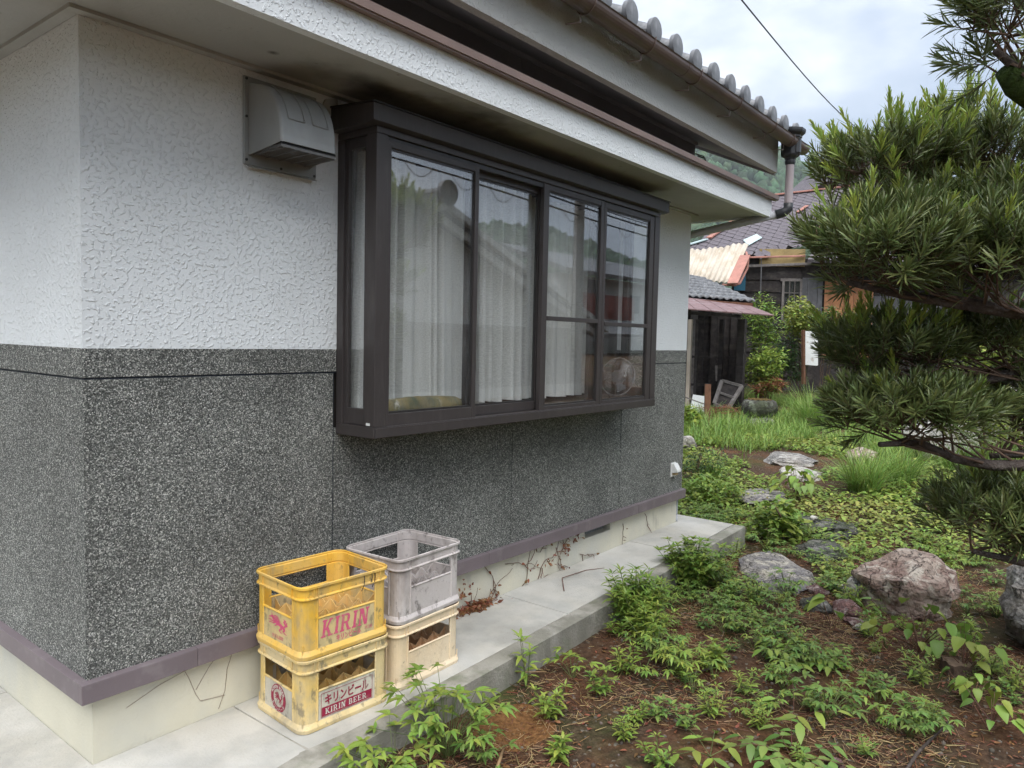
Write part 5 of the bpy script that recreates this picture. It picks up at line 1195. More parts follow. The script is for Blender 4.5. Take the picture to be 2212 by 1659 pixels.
# ================================================================== podocarpus trained in cloud pads
tree = empty('podocarpus_tree', (3.55, -3.25, gz(3.55, -3.25)), 'cloud pruned podocarpus tree with narrow leaves reaching in from the right', 'tree')
TB = np.array([3.55, -3.25, gz(3.55, -3.25)])
def W2T(p): return tuple(np.asarray(p)-TB)
b = MB(); b.tube([W2T(p) for p in ((3.55, -3.25, -.2), (3.5, -3.2, .5), (3.62, -3.28, 1.1), (3.5, -3.3, 1.7), (3.35, -3.12, 2.25), (3.1, -2.95, 2.7), (2.95, -2.8, 3.1))], [.14, .115, .10, .09, .07, .05, .03], 'bark', 14); b.build('trunk', tree, smooth=True)
RV = np.array([.6215, -.783, 0]); FV = np.array([.784, .6205, 0])
def pad(c, rr_, rd, rv_, n, seed, branch, new=.12, leafL=.088, up_bias=.55, dens_bottom=.35, upright=0):
    """c centre, radii along the picture's right / depth / vertical; branch: polyline to the trunk"""
    g = np.random.default_rng(seed); c = np.array(c, float); nb = NB(); nw = NB(); tw_a, tw_b, tr0, tr1 = [], [], [], []
    br = [np.array(p, float) for p in branch]
    # main branch with side limbs
    bb = MB(); bb.tube([W2T(p) for p in br], [.034-.026*i/(len(br)-1) for i in range(len(br))][::-1] if False else [.012+.024*i/(len(br)-1) for i in range(len(br))], 'bark', 9)
    bb.build('branch', tree, smooth=True)
    skel = []
    for i in range(len(br)-1):
        for t in np.linspace(0, 1, 5): skel.append(br[i]*(1-t)+br[i+1]*t)
    for k in range(16):                      # limbs fanning through the pad
        s = skel[g.integers(0, max(3, len(skel)//2))]; a = g.uniform(0, 6.283); q = g.uniform(.45, .9)
        e_ = c+RV*rr_*q*math.cos(a)+FV*rd*q*math.sin(a)+UPV*rv_*g.uniform(-.45, .25)
        mid = (s+e_)/2+UPV*rv_*g.uniform(-.35, .05)
        tw_a += [s, mid]; tw_b += [mid, e_]; tr0 += [.008, .0055]; tr1 += [.0055, .003]; skel += [mid, e_, (mid+e_)/2]
    S = np.array(skel)
    for k in range(n):
        v = g.normal(0, 1, 3); v /= np.linalg.norm(v)
        if v[2] < 0 and g.random() > dens_bottom: v[2] = abs(v[2])
        rad = g.uniform(.35, 1.0)**.55
        p = c+(RV*rr_*v[0]+FV*rd*v[1])*rad+UPV*rv_*v[2]*rad
        p = p+UPV*.25*rv_*noise.noise(Vector(p*4.))
        ax = unit(RV*v[0]*.7+FV*v[1]*.7+UPV*(up_bias*1.35+.55*v[2])+g.normal(0, .22, 3))
        is_new = g.random() < new*(1.8 if v[2] > .35 and rad > .75 else .3)
        nl = int(g.integers(26, 38)); sl = g.uniform(.09, .16)*(1.45 if is_new else 1)
        j = np.argmin(((S-p)**2).sum(1)); sb = S[j]
        tw_a.append(sb); tw_b.append(p); tr0.append(.003); tr1.append(.0022); tw_a.append(p); tw_b.append(p+ax*sl); tr0.append(.0022); tr1.append(.0012)
        t = np.linspace(.05, 1, nl); ph = np.arange(nl)*2.39996+g.uniform(0, 6)
        e1 = unit(np.cross(ax, UPV+.01)); e2 = np.cross(ax, e1)
        th = np.radians(60-44*t**1.2)+g.normal(0, .12, nl)
        if is_new: th *= .75
        rdv = np.cos(ph)[:, None]*e1+np.sin(ph)[:, None]*e2
        d = np.cos(th)[:, None]*ax+np.sin(th)[:, None]*rdv
        Ls = 1.08*leafL*g.uniform(.7, 1.15, nl)*(.55+.45*np.sin(np.pi*np.clip(t*.9+.1, 0, 1)))*(.8 if is_new else 1)
        base = p[None]+ax[None]*(t*sl)[:, None]
        upv = np.cos(th)[:, None]*(-rdv)+np.sin(th)[:, None]*ax
        VQ = leaves('strap', base-TB, d, upv, Ls, .0074*g.uniform(.8, 1.2, nl), .3, g.uniform(-.05, .22, nl))
        if is_new:
            h = int(nl*.45)*12; VQ1 = leaves('strap', base[:int(nl*.4)]-TB, d[:int(nl*.4)], upv[:int(nl*.4)], Ls[:int(nl*.4)], .0088, .3, .1); nb.add(VQ1, 'maki')
            q = slice(int(nl*.4), nl); nw.add(leaves('strap', base[q]-TB, d[q], upv[q], Ls[q], .0085, .3, .05), 'maki_new')
        else: nb.add(VQ, 'maki')
    np_obj('foliage_pad', nb.mesh('foliage_pad'), tree)
    if nw.V: o = np_obj('new_shoots', nw.mesh('new_shoots'), tree); o['label'] = 'pale yellow green new shoots'; o['kind'] = 'stuff'
    tb = NB(); tb.add(sticks(np.array(tw_a)-TB, np.array(tw_b)-TB, np.array(tr0), np.array(tr1)), 'twig'); np_obj('twigs', tb.mesh('twigs'), tree)
def px(u, v, fwd):      # a point fwd metres ahead of the viewpoint along the sight line, used to survey the pads
    d = cf+cr*((u-1106)/1612.5)-cu*((v-829.5)/1612.5); return np.array(CAM+d*fwd)
T_ = lambda z: np.array([3.5, -3.22, z])
pad(px(2205, 60, 2.75), .20, .22, .22, 101, 301, [px(2150, 110, 2.75), px(2215, 165, 2.8), px(2330, 260, 3.0), T_(2.35)], .03, .085, .35)
pad(px(1910, 385, 3.55), .28, .30, .15, 174, 302, [px(1850, 420, 3.5), px(1980, 440, 3.5), px(2120, 470, 3.45), px(2300, 560, 3.4), T_(1.85)], .75, .085, .75)
pad(px(2120, 375, 3.60), .34, .30, .17, 188, 303, [px(2060, 430, 3.6), px(2180, 450, 3.5), px(2330, 560, 3.4), T_(1.8)], .14, .085, .8)
pad(px(1892, 560, 3.10), .25, .26, .145, 181, 304, [px(1830, 610, 3.1), px(1960, 640, 3.1), px(2150, 670, 3.15), px(2330, 700, 3.25), T_(1.6)], .07, .095, .6)
pad(px(2110, 575, 3.10), .26, .28, .16, 188, 305, [px(2050, 640, 3.1), px(2200, 675, 3.15), px(2350, 720, 3.25), T_(1.55)], .05, .10, .6)
pad(px(1915, 770, 3.40), .27, .24, .11, 145, 306, [px(1850, 822, 3.35), px(1960, 845, 3.4), px(2080, 832, 3.4), px(2220, 800, 3.4), px(2380, 850, 3.4), T_(1.3)], .60, .08, .6)
pad(px(2130, 760, 3.45), .24, .24, .12, 130, 307, [px(2070, 815, 3.45), px(2200, 805, 3.4), px(2380, 860, 3.4), T_(1.25)], .06, .08, .6)
pad(px(1960, 905, 3.30), .32, .26, .10, 188, 308, [px(1900, 960, 3.25), px(1985, 955, 3.3), px(2060, 990, 3.3), px(2140, 1005, 3.3), px(2260, 1005, 3.35), px(2420, 980, 3.4), T_(.95)], .04, .085, .45)
pad(px(2195, 900, 3.5), .10, .2, .12, 58, 309, [px(2140, 985, 3.5), px(2215, 980, 3.5), px(2380, 990, 3.45), T_(1.0)], .03, .08, .6)
pad(px(2150, 1130, 3.45), .24, .24, .13, 159, 310, [px(2100, 1190, 3.45), px(2210, 1215, 3.45), px(2400, 1190, 3.4), T_(.6)], .04, .085, .55)
pad(px(2085, 305, 3.6), .17, .15, .11, 42, 313, [px(2080, 370, 3.6), px(2150, 430, 3.55), px(2330, 560, 3.4), T_(1.8)], .5, .08, 1.3)
pad(px(2150, 480, 3.35), .26, .24, .12, 120, 311, [px(2100, 520, 3.35), px(2230, 560, 3.35), T_(1.75)], .06, .09, .6)
pad(px(1990, 490, 3.4), .22, .22, .09, 80, 312, [px(1950, 520, 3.35), px(2100, 560, 3.35), px(2300, 600, 3.35), T_(1.72)], .10, .09, .6)
for c_, z_, sd_ in (((4.15, -3.55, 2.15), 1.95, 321), ((3.75, -3.95, 1.55), 1.35, 322), ((3.05, -3.15, 3.15), 2.75, 323)):
    pad(c_, .32, .30, .15, 90, sd_, [np.array(c_)+np.array([.1, -.1, -.12]), (np.array(c_)+T_(z_))/2-UPV*.06, T_(z_-.1)], .15, .09, .6)
b = MB(); b.tube([W2T(p) for p in (px(2170, 150, 2.78), px(2200, 185, 2.8), px(2240, 215, 2.85))], [.035, .05, .05], 'moss', 10); b.build('moss', tree, smooth=True)
# ================================================================== bushes
def bush(name, c, r, n, ll, lw, mt, seed, label, kind='ovate', cat='shrub', mt2=None, stems=6, ground=None, el=(-.5, .7), hollow=.35, lobes=5):
    g = np.random.default_rng(seed); c = np.array(c, float); r = np.array(r, float); gx = gz(c[0], c[1]) if ground is None else ground
    t = empty(name, (c[0], c[1], gx), label, cat); T0 = np.array([c[0], c[1], gx])
    cen = [np.zeros(3)]+[unit(g.normal(0, 1, 3))*r*.5 for _ in range(lobes)]
    P = []
    while len(P) < n:
        v = unit(g.normal(0, 1, 3)); k = g.integers(len(cen)); q = cen[k]+v*r*(.62 if k else .7)*g.uniform(hollow, 1)**.5
        if noise.noise(Vector(q/max(r)*3.2))+.25*g.normal() < -.18: continue
        P.append(c+q)
    P = np.array(P); d = rdir(g, n, *el); nb = NB(); Ls = ll*g.uniform(.6, 1.2, n)
    m2 = g.random(n) < (.3 if mt2 else 0)
    VQ = lambda k: leaves(kind, P[k]-T0, d[k], np.repeat(UPV[None], k.sum(), 0)+g.normal(0, .35, (k.sum(), 3)), Ls[k], Ls[k]*lw, .25, .25)
    nb.add(VQ(~m2), mt)
    if m2.any(): nb.add(VQ(m2), mt2)
    np_obj('foliage', nb.mesh('foliage'), t)
    A, B_ = [], []
    for _ in range(stems):
        a = np.array([g.normal(0, .06), g.normal(0, .06), 0]); e_ = P[g.integers(n)]-T0; m_ = (a+e_)/2+np.array([g.normal(0, .05), g.normal(0, .05), .1*r[2]]); A += [a, m_]; B_ += [m_, e_]
    sb = NB(); sb.add(sticks(A, B_, .012, .006), 'twig'); np_obj('stems', sb.mesh('stems'), t)
    return t
# ================================================================== survey helpers for the far buildings
def plane3(a, b_, c): n = np.cross(b_-a, c-a); return a, n/np.linalg.norm(n)
def on_plane(u, v, pl):
    o = np.array(CAM); d = px(u, v, 1.)-o; return o+d*(np.dot(pl[0]-o, pl[1])/np.dot(d, pl[1]))
def slab_poly(b, pts, th, mat, nrm=None):
    pts = [np.array(p, float) for p in pts]
    if nrm is None:
        nrm = np.cross(pts[1]-pts[0], pts[2]-pts[0]); nrm = nrm/np.linalg.norm(nrm)
    n = len(pts); V = [tuple(p) for p in pts]+[tuple(p-nrm*th) for p in pts]
    b.add(V, [tuple(range(n)), tuple(range(n, 2*n))[::-1]]+[(i, (i+1) % n, n+(i+1) % n, n+i) for i in range(n)], mat)
    return b
def rel(o_, b): b.v = [tuple(np.array(v)-np.array(o_)) for v in b.v]; return b
# ------------------------------------------------------------------ old house
mat('slate', (.135, .12, .135), .75, .25, island=.0, var=(9, .25), stains=((4, .55, .1, (.22, .20, .21), .6, (1, 1, 1)), (9, .62, .05, (.06, .055, .055), .6, (1, 1, 1))), bump=(50, .004, 4))
mat('cream_sheet', (.56, .50, .42), .7, .2, var=(3, .15), stains=((2.5, .56, .1, (.40, .33, .24), .7, (1, 1, .4)),))
mat('pink_metal', (.42, .20, .16), .6, .3, var=(5, .2), stains=((6, .6, .08, (.30, .16, .12), .7, (1, 1, 1)),))
mat('burnt_wood', (.032, .028, .027), .85, .2, var=(12, .45), stains=((6, .58, .08, (.10, .085, .075), .5, (1, .25, 1)),), bump=(40, .006, 4))
mat('grey_wood', (.17, .155, .145), .9, .1, var=(14, .35), bump=(50, .004, 4)); mat('mud_plaster', (.33, .25, .12), .9, .1, var=(5, .25))
mat('orange_board', (.42, .20, .10), .75, .2, var=(6, .2), stains=((4, .6, .1, (.28, .14, .08), .6, (1, 1, .3)),)); mat('tin_grey', (.12, .12, .125), .6, .3, var=(9, .25))
mat('blue_sheet', (.02, .10, .16), .6); mat('pale_blue', (.45, .55, .56), .6); mat('white_board', (.62, .63, .62), .6, .3, var=(4, .12), stains=((7, .66, .05, (.25, .18, .12), .6, (1, 1, 1)),))
mat('rust', (.13, .065, .04), .85, .2, var=(9, .35)); mat('brown_tin', (.19, .115, .115), .55, .35, var=(5, .2), stains=((5, .6, .08, (.33, .28, .28), .5, (1, 1, 1)),))
oh = empty('old_house', (20.3, 4.0, gz(20.3, 4.0)), 'derelict dark timber house with broken diamond slate roof behind the garden', 'house'); O = np.array(oh.location)
E1, E2, RG = px(1490, 566, 19.4), px(1739, 540, 20.3), px(1700, 421, 23.2)
PL = plane3(E1, E2, RG); nrm = PL[1] if PL[1][2] > 0 else -PL[1]
poly2 = [(1663, 423), (1830, 408), (1801, 469), (1739, 522), (1690, 538), (1650, 546), (1615, 551), (1540, 562), (1440, 575), (1440, 545), (1542, 508)]
b = MB(); slab_poly(b, [on_plane(u, v, PL)-nrm*.02 for u, v in poly2], .07, 'burnt_wood', nrm); rf = rel(O, b).build('roof', oh); setp(rf, label='diamond slate roof with broken eave')
ex_ = unit(E2-E1); ey_ = np.cross(nrm, ex_); ey_ = ey_ if ey_[2] > 0 else -ey_
def inside(p, poly):
    c = False; j = len(poly)-1
    for i in range(len(poly)):
        if (poly[i][1] > p[1]) != (poly[j][1] > p[1]) and p[0] < (poly[j][0]-poly[i][0])*(p[1]-poly[i][1])/(poly[j][1]-poly[i][1])+poly[i][0]: c = not c
        j = i
    return c
pp = [((q-E1)@ex_, (q-E1)@ey_) for q in (on_plane(u, v, PL) for u, v in poly2)]
D = .335; b = MB(); hd = D*.5*.97
b.add([(-hd, 0, 0), (0, -hd, .012), (hd, 0, 0), (0, hd, -.006), (-hd, 0, -.012), (0, -hd, 0), (hd, 0, -.012), (0, hd, -.018)], [(0, 1, 2, 3), (7, 6, 5, 4), (0, 4, 5, 1), (1, 5, 6, 2), (2, 6, 7, 3), (3, 7, 4, 0)], 'slate')
s0 = b.build('slate', rf); used = False; rs = random.Random(3)
MR = Matrix((ex_, ey_, nrm)).transposed().to_4x4(); k = 0
for i in range(-4, 60):
    for j in range(-4, 60):
        u = (i+.5*(j % 2))*D; v = j*D*.5
        if not inside((u, v), pp) or k > 298: continue
        if v < .35 and rs.random() < .15: continue
        o = s0 if not used else s0.copy()
        if used: link(o, rf)
        used = True; k += 1
        mm = MR @ Matrix.Rotation(rs.uniform(-.03, .03), 4, 'Z') @ Matrix.Rotation(rs.uniform(-.025, .05), 4, 'X'); mm.translation = Vector(E1+ex_*u+ey_*v+nrm*(.012+.004*rs.random())-O); o.matrix_basis = mm
# ridge cap, hip caps, barge
def strip(p, q, w, h, mt, name, par, label=None):
    o = rel(O, MB().bar(p, q, w, h, mt)).build(name, par, bevel=.01); return setp(o, label=label)
strip(on_plane(1655, 426, PL)+nrm*.05, on_plane(1835, 405, PL)+nrm*.05, .14, .05, 'pink_metal', 'ridge_cap', rf)
strip(on_plane(1663, 424, PL)+nrm*.04, on_plane(1530, 517, PL)+nrm*.04, .16, .05, 'pink_metal', 'hip_cap', rf)
strip(on_plane(1525, 519, PL)+nrm*.03, on_plane(1440, 545, PL)+nrm*.03, .16, .04, 'pale_blue', 'hip_cap', rf)
strip(on_plane(1806, 466, PL)+nrm*.05, on_plane(1736, 527, PL)+nrm*.05, .22, .05, 'pink_metal', 'barge_flashing', rf)
strip(on_plane(1722, 462, PL)+nrm*.06, on_plane(1742, 448, PL)+nrm*.06, .12, .03, 'pink_metal', 'loose_flashing', rf)
# broken slates hanging at the eave
for u, v, a in ((1655, 548, .3), (1672, 540, -.4), (1690, 538, .6), (1712, 530, .2), (1640, 552, -.2), (1728, 527, -.5)):
    o = s0.copy(); link(o, rf); mm = MR @ Matrix.Rotation(a, 4, 'Z') @ Matrix.Rotation(.35, 4, 'X'); mm.translation = Vector(on_plane(u, v, PL)+nrm*.03-O); o.matrix_basis = mm
o = rel(O, slab_poly(MB(), [on_plane(u, v, PL)+nrm*.05 for u, v in ((1604, 523), (1633, 510), (1645, 518), (1615, 535))], .02, 'pale_blue')).build('patch_sheet', rf)
# corrugated sheet over the left eave
def corrugated(name, par, TLp, TRp, BRp, BLp, waves, amp, mt, rows=2, ragged=0):
    n = waves*8; V = []; TLp, TRp, BRp, BLp = map(np.array, (TLp, TRp, BRp, BLp)); nn = unit(np.cross(TRp-TLp, BLp-TLp)); nn = nn if nn[2] > 0 else -nn
    g = random.Random(1)
    for j in range(rows+1):
        t = j/rows
        for i in range(n+1):
            s = i/n; p = TLp*(1-s)*(1-t)+TRp*s*(1-t)+BLp*(1-s)*t+BRp*s*t
            if j == 0: p = p+(TLp-BLp)*ragged*(.5*math.sin(i*.21)+.5*math.sin(i*.09+1))
            V.append(tuple(p+nn*amp*math.sin(2*math.pi*s*waves)-O))
    Q = [(j*(n+1)+i, j*(n+1)+i+1, (j+1)*(n+1)+i+1, (j+1)*(n+1)+i) for j in range(rows) for i in range(n)]
    o = np_obj(name, np_mesh(name, V, Q, [mt], smooth=True), par); o.modifiers.new('s', 'SOLIDIFY').thickness = .012; return o
corrugated('corrugated_sheet', oh, px(1478, 543, 19.3), px(1618, 526, 19.6), px(1578, 612, 18.2), px(1455, 600, 18.0), 11, .022, 'cream_sheet', 3, .05)
strip(px(1610, 552, 19.0), px(1582, 613, 18.1), .26, .05, 'pink_metal', 'barge_flashing', oh)
b = MB(); b.tube([px(1612, 545, 19.2), px(1616, 562, 19.0), px(1614, 580, 19.0), px(1598, 612, 18.4), px(1588, 616, 18.3), px(1560, 615, 18.2)], .03, 'pink_metal', 8); rel(O, b).build('rain_pipe', oh, smooth=True)
MB_ = MB(); MB_.tube([px(1645, 556, 19.9), px(1643, 634, 19.9)], .014, 'tin_grey', 6); rel(O, MB_).build('pole', oh)
# walls: a plane through the eave line, boards overlapping
WP0, WP1 = px(1600, 640, 20.2), px(2260, 640, 19.4)
wd_ = unit((WP1-WP0)*np.array([1, 1, 0])); wn = np.array([-wd_[1], wd_[0], 0]); wn = wn if wn@(np.array(CAM)-WP0) > 0 else -wn
WPL = (WP0, wn)
def wall_box(b, u0, u1, v0, v1, th, mt, out=0):
    P = [on_plane(u, v, WPL)+wn*out for u, v in ((u0, v1), (u1, v1), (u1, v0), (u0, v0))]
    zlo, zhi = (P[0][2]+P[1][2])/2, (P[2][2]+P[3][2])/2
    a, c = P[0], P[1]; V = [(a[0], a[1], zlo), (c[0], c[1], zlo), (c[0], c[1], zhi), (a[0], a[1], zhi)]
    b.hexa([tuple(np.array(p)-wn*th) for p in V]+V, mt); return b
rel(O, wall_box(MB(), 1575, 2300, 560, 850, .2, 'burnt_wood', -.03)).build('wall', oh)
for i in range(18):
    v0 = 577+i*13.0
    o = rel(O, wall_box(MB(), 1580, 1730, v0, v0+14.5, .025, 'burnt_wood', .012+.035*(i % 2))).build('board', oh); o.rotation_euler = (0, 0, 0)
rel(O, wall_box(MB(), 1640, 1738, 538, 576, .1, 'mud_plaster', .02)).build('plaster_band', oh)
strip(px(1620, 556, 19.8), px(1740, 553, 19.9), .05, .05, 'pink_metal', 'eave_pipe', oh)
strip(px(1610, 575, 19.95), px(1752, 570, 19.9), .08, .07, 'grey_wood', 'eave_beam', oh)
rel(O, wall_box(MB(), 1584, 1608, 588, 628, .03, 'blue_sheet', .10)).build('blue_panel', oh)
wn_ = rel(O, wall_box(MB(), 1690, 1723, 608, 692, .05, 'glass_dim', .05)).build('window', oh)
rel(O, wall_box(MB(), 1690, 1723, 608, 692, .03, 'cream_sheet', -.0)).build('window_blind', oh)
for a in ((1685, 1690, 603, 698), (1723, 1728, 603, 698), (1685, 1728, 602, 608), (1685, 1728, 692, 699), (1700.5, 1702, 608, 692), (1711.5, 1713, 608, 692), (1690, 1723, 632, 634), (1690, 1723, 661, 663)): rel(O, wall_box(MB(), *a, .06, 'grey_wood', .075)).build('window_bar', oh)
for i in range(4): rel(O, wall_box(MB(), 1729+i*11, 1739.5+i*11, 600, 700, .03, 'tin_grey', .03+.01*(i % 2))).build('shutter_board', oh)
for i in range(5): rel(O, wall_box(MB(), 1774+i*21, 1794.4+i*21, 606, 772, .04, 'orange_board', .04+.006*(i % 2))).build('wall_board', oh)
for i in range(9): rel(O, wall_box(MB(), 1881+i*19, 1899+i*19, 640, 724, .03, 'tin_grey', .03+.008*(i % 2))).build('shutter_board', oh)
for i in range(4): rel(O, wall_box(MB(), 2054+i*16, 2069+i*16, 690, 760, .03, 'orange_board', .03+.006*(i % 2))).build('wall_board', oh)
for i in range(6): rel(O, wall_box(MB(), 2125+i*18, 2142+i*18, 610, 760, .03, 'grey_wood', .03+.006*(i % 2))).build('wall_board', oh)
# right wing roof
A_, B_, C_, D_ = px(1745, 560, 19.2), px(2290, 575, 18.4), px(2290, 470, 22.5), px(1800, 462, 23.0)
rel(O, slab_poly(MB(), [A_, B_, C_, D_], .08, 'slate')).build('wing_roof', oh)
# ------------------------------------------------------------------ shed
sh_ = empty('shed', (14.2, 3.6, gz(14.2, 3.6)), 'tumbledown dark shed with tiled roof and rusty lean-to sheet', 'shed'); O = np.array(sh_.location)
A_, B_, C_, D_ = px(1440, 640, 15.3), px(1628, 655, 14.6), px(1512, 603, 17.6), px(1440, 588, 17.6)
rel(O, slab_poly(MB(), [A_, B_, C_, D_], .06, 'burnt_wood')).build('roof', sh_)
n_ = unit(np.cross(B_-A_, C_-A_)); n_ = n_ if n_[2] > 0 else -n_; VV, QQ = [], []; rows, cols = 8, 13
for r in range(rows):
    for c in range(cols):
        def bl(s, t):
            s = min(max(s, 0), 1); return A_*(1-s)*(1-t)+B_*s*(1-t)+D_*(1-s)*t+C_*s*t
        k0 = len(VV)
        for t, hh in ((r/rows-.02, .075), ((r+1)/rows, .03)):
            for q in range(6):
                s = (c+q/5*1.02)/cols; VV.append(bl(s, t)+n_*(hh+.035*math.sin(math.pi*(q/5)*1.0)**2*(1 if q < 5 else 0))-O)
        for q in range(5): QQ.append((k0+q, k0+q+1, k0+6+q+1, k0+6+q))
        k1 = len(VV); VV += [VV[k0+q]-n_*.045 for q in range(6)]
        for q in range(5): QQ.append((k0+q+1, k0+q, k1+q, k1+q+1))
o = np_obj('roof_tiles', np_mesh('roof_tiles', np.array(VV), np.array(QQ), ['kawara']), sh_); o['kind'] = 'stuff'
corr = [px(1440, 640, 15.0), px(1613, 659, 14.7), px(1673, 683, 13.3), px(1470, 668, 13.6)]
for i in range(6):
    s0_, s1_ = i/6+.004, (i+1)/6-.004; q = [corr[0]*(1-s0_)+corr[1]*s0_, corr[0]*(1-s1_)+corr[1]*s1_, corr[3]*(1-s1_)+corr[2]*s1_, corr[3]*(1-s0_)+corr[2]*s0_]
    rel(O, slab_poly(MB(), q, .02, 'brown_tin')).build('lean_to_sheet', sh_)
rel(O, MB().bar(px(1440, 648, 14.95), px(1626, 660, 14.5), .08, .09, 'rust')).build('eave_beam', sh_)
rel(O, MB().bar(px(1440, 672, 13.8), px(1600, 684, 13.5), .05, .06, 'burnt_wood')).build('eave_beam', sh_)
zf = gz(13.5, 3)-.05
def upright(u, v, fwd, w, mt, name, par=sh_, zb_=None, zt_=None, lean=0):
    p = px(u, v, fwd); a = np.array([p[0], p[1], zf if zb_ is None else zb_]); c = np.array([p[0]+lean, p[1]+lean, p[2] if zt_ is None else zt_])
    return rel(O, MB().bar(a, c, w, w*.8, mt)).build(name, par)
upright(1604, 690, 15.0, .14, 'burnt_wood', 'post'); upright(1492, 690, 15.4, .08, 'cream_sheet', 'post'); upright(1507, 690, 15.2, .06, 'burnt_wood', 'post'); upright(1560, 690, 15.6, .09, 'burnt_wood', 'post')
for i in range(11):
    u = 1452+i*14.3; p = px(u, 670, 16.6+.05*(i % 3)); q = px(u+13.2, 670, 16.6+.05*(i % 3))
    rel(O, MB().hexa([(p[0], p[1], zf), (q[0], q[1], zf), (q[0]+.03, q[1]+.04, zf), (p[0]+.03, p[1]+.04, zf), (p[0], p[1], p[2]+.25), (q[0], q[1], q[2]+.25), (q[0]+.03, q[1]+.04, q[2]+.25), (p[0]+.03, p[1]+.04, p[2]+.25)], 'burnt_wood' if i != 3 else 'grey_wood')).build('plank', sh_)
for i in range(7):     # right-hand side wall of the shed
    p = np.array(px(1606, 690, 15.0)); e_ = np.array(px(1612, 690, 17.5)); t0, t1 = i/7, (i+.93)/7; a, c = p*(1-t0)+e_*t0, p*(1-t1)+e_*t1
    rel(O, MB().hexa([(a[0], a[1], zf), (c[0], c[1], zf), (c[0], c[1]-.03, zf), (a[0], a[1]-.03, zf), (a[0], a[1], a[2]), (c[0], c[1], a[2]), (c[0], c[1]-.03, a[2]), (a[0], a[1]-.03, a[2])], 'burnt_wood')).build('plank', sh_)
for v in (770, 830): rel(O, MB().bar(px(1470, v, 16.4), px(1604, v+3, 16.2), .05, .05, 'burnt_wood')).build('rail', sh_)
rel(O, MB().bar(px(1550, 790, 16.3), px(1551, 823, 16.2), .10, .03, 'grey_wood')).build('loose_board', sh_)
# clutter in the shed
def thing_mesh(b, name, label, cat): o_ = np.mean(np.array(b.v), axis=0); o_[2] = min(v[2] for v in b.v); rel(o_, b); o = b.build(name); o.location = tuple(o_); return setp(o, label, cat)
dk = empty('wooden_platform', tuple(px(1525, 930, 13.9)), 'low rotten wooden platform in front of the shed', 'platform'); O = np.array(dk.location)
for i in range(6):
    a = px(1448+i*1.5, 897+i*5, 14.6-.22*i); c = px(1590+i*2, 903+i*5, 14.4-.22*i); rel(O, MB().bar(a, c, .18, .05, 'burnt_wood')).build('plank', dk)
for u in (1452, 1500, 1580): rel(O, MB().bar(px(u, 915, 13.7), px(u, 950, 13.7), .08, .08, 'burnt_wood')).build('leg', dk)
b = MB(); b.bar(px(1527, 930, 13.3), px(1529, 830, 13.35), .10, .10, 'rust'); thing_mesh(b, 'wooden_post', 'short rotten brown post standing in front of the shed', 'post')
fr_ = empty('old_door', tuple(px(1572, 884, 14.9)), 'old grey wooden door leaf leaning on its corner inside the shed', 'door'); O = np.array(fr_.location)
c4 = [px(1543, 872, 14.8), px(1571, 886, 14.6), px(1603, 834, 14.9), px(1560, 822, 15.1)]
for i in range(4): rel(O, MB().bar(c4[i], c4[(i+1) % 4], .07, .05, 'grey_wood')).build('rail', fr_)
rel(O, slab_poly(MB(), [c*.98+np.mean(c4, axis=0)*.02+FV*.02 for c in c4], .02, 'burnt_wood')).build('panel', fr_)
rel(O, MB().bar((c4[0]+c4[3])/2, (c4[1]+c4[2])/2, .05, .04, 'grey_wood')).build('rail', fr_)
b = MB(); p = [px(1489, 892, 14.4), px(1518, 890, 14.2), px(1523, 856, 14.3), px(1497, 852, 14.5)]; slab_poly(b, p, .22, 'white_board'); thing_mesh(b, 'white_box', 'white peeling box standing at the left of the shed', 'box')
b = MB(); slab_poly(b, [px(1575, 908, 13.6), px(1605, 918, 13.3), px(1613, 930, 13.2), px(1580, 926, 13.4)], .03, 'white_board'); thing_mesh(b, 'broken_board', 'broken white board lying below the shed near the stone basin', 'board')
stick([tuple(px(1480, 858, 14.0)), tuple(px(1522, 873, 13.9))], .012, 'grey_wood', 'pale stick leaning across the white box')
nb = NB(); g = np.random.default_rng(3); P0 = np.array([px(g.uniform(1520, 1600), g.uniform(880, 915), g.uniform(13.5, 14.4)) for _ in range(240)]); d = rdir(g, 240, -.4, .4); nb.add(sticks(P0, P0+d*g.uniform(.1, .3, 240)[:, None], .008, .004), 'leaf_rust'); o = np_obj('dead_branches', nb.mesh('dead_branches')); setp(o, 'brown dead twigs heaped on the wooden platform', 'branches', kind='stuff')
# stone basin on its base stone
p = px(1640, 901, 13.4)
bs = empty('stone_basin', tuple(p), 'round mossy stone water basin on a rough stone in front of the shed', 'stone basin'); n = 28; V = []
secs = [(0, .0), (.0, .19), (.04, .27), (.13, .325), (.22, .325), (.29, .29), (.315, .24), (.305, .20), (.27, .17), (.25, 0)]
for z, r in secs: V += [(r*math.cos(2*math.pi*k/n)*(1+.05*noise.noise(Vector((math.cos(2*math.pi*k/n), math.sin(2*math.pi*k/n), z*4)))), r*.95*math.sin(2*math.pi*k/n)*(1+.05*noise.noise(Vector((math.sin(2*math.pi*k/n)*2, z*5, 1)))), z) for k in range(n)]
b = MB(); b.add(V, [(i*n+k, i*n+(k+1) % n, (i+1)*n+(k+1) % n, (i+1)*n+k) for i in range(len(secs)-1) for k in range(n)], 'rock_basin'); b.build('bowl', bs, smooth=True)
b = MB(); V = [(0, 0, .335)]+[(r*math.cos(2*math.pi*k/n), r*.95*math.sin(2*math.pi*k/n), z+.012*math.sin(k*3.)) for r, z in ((.14, .33), (.22, .318)) for k in range(n)]
mat('moss_brown', (.10, .065, .018), .95, var=(18, .5), bump=(50, .02, 4))
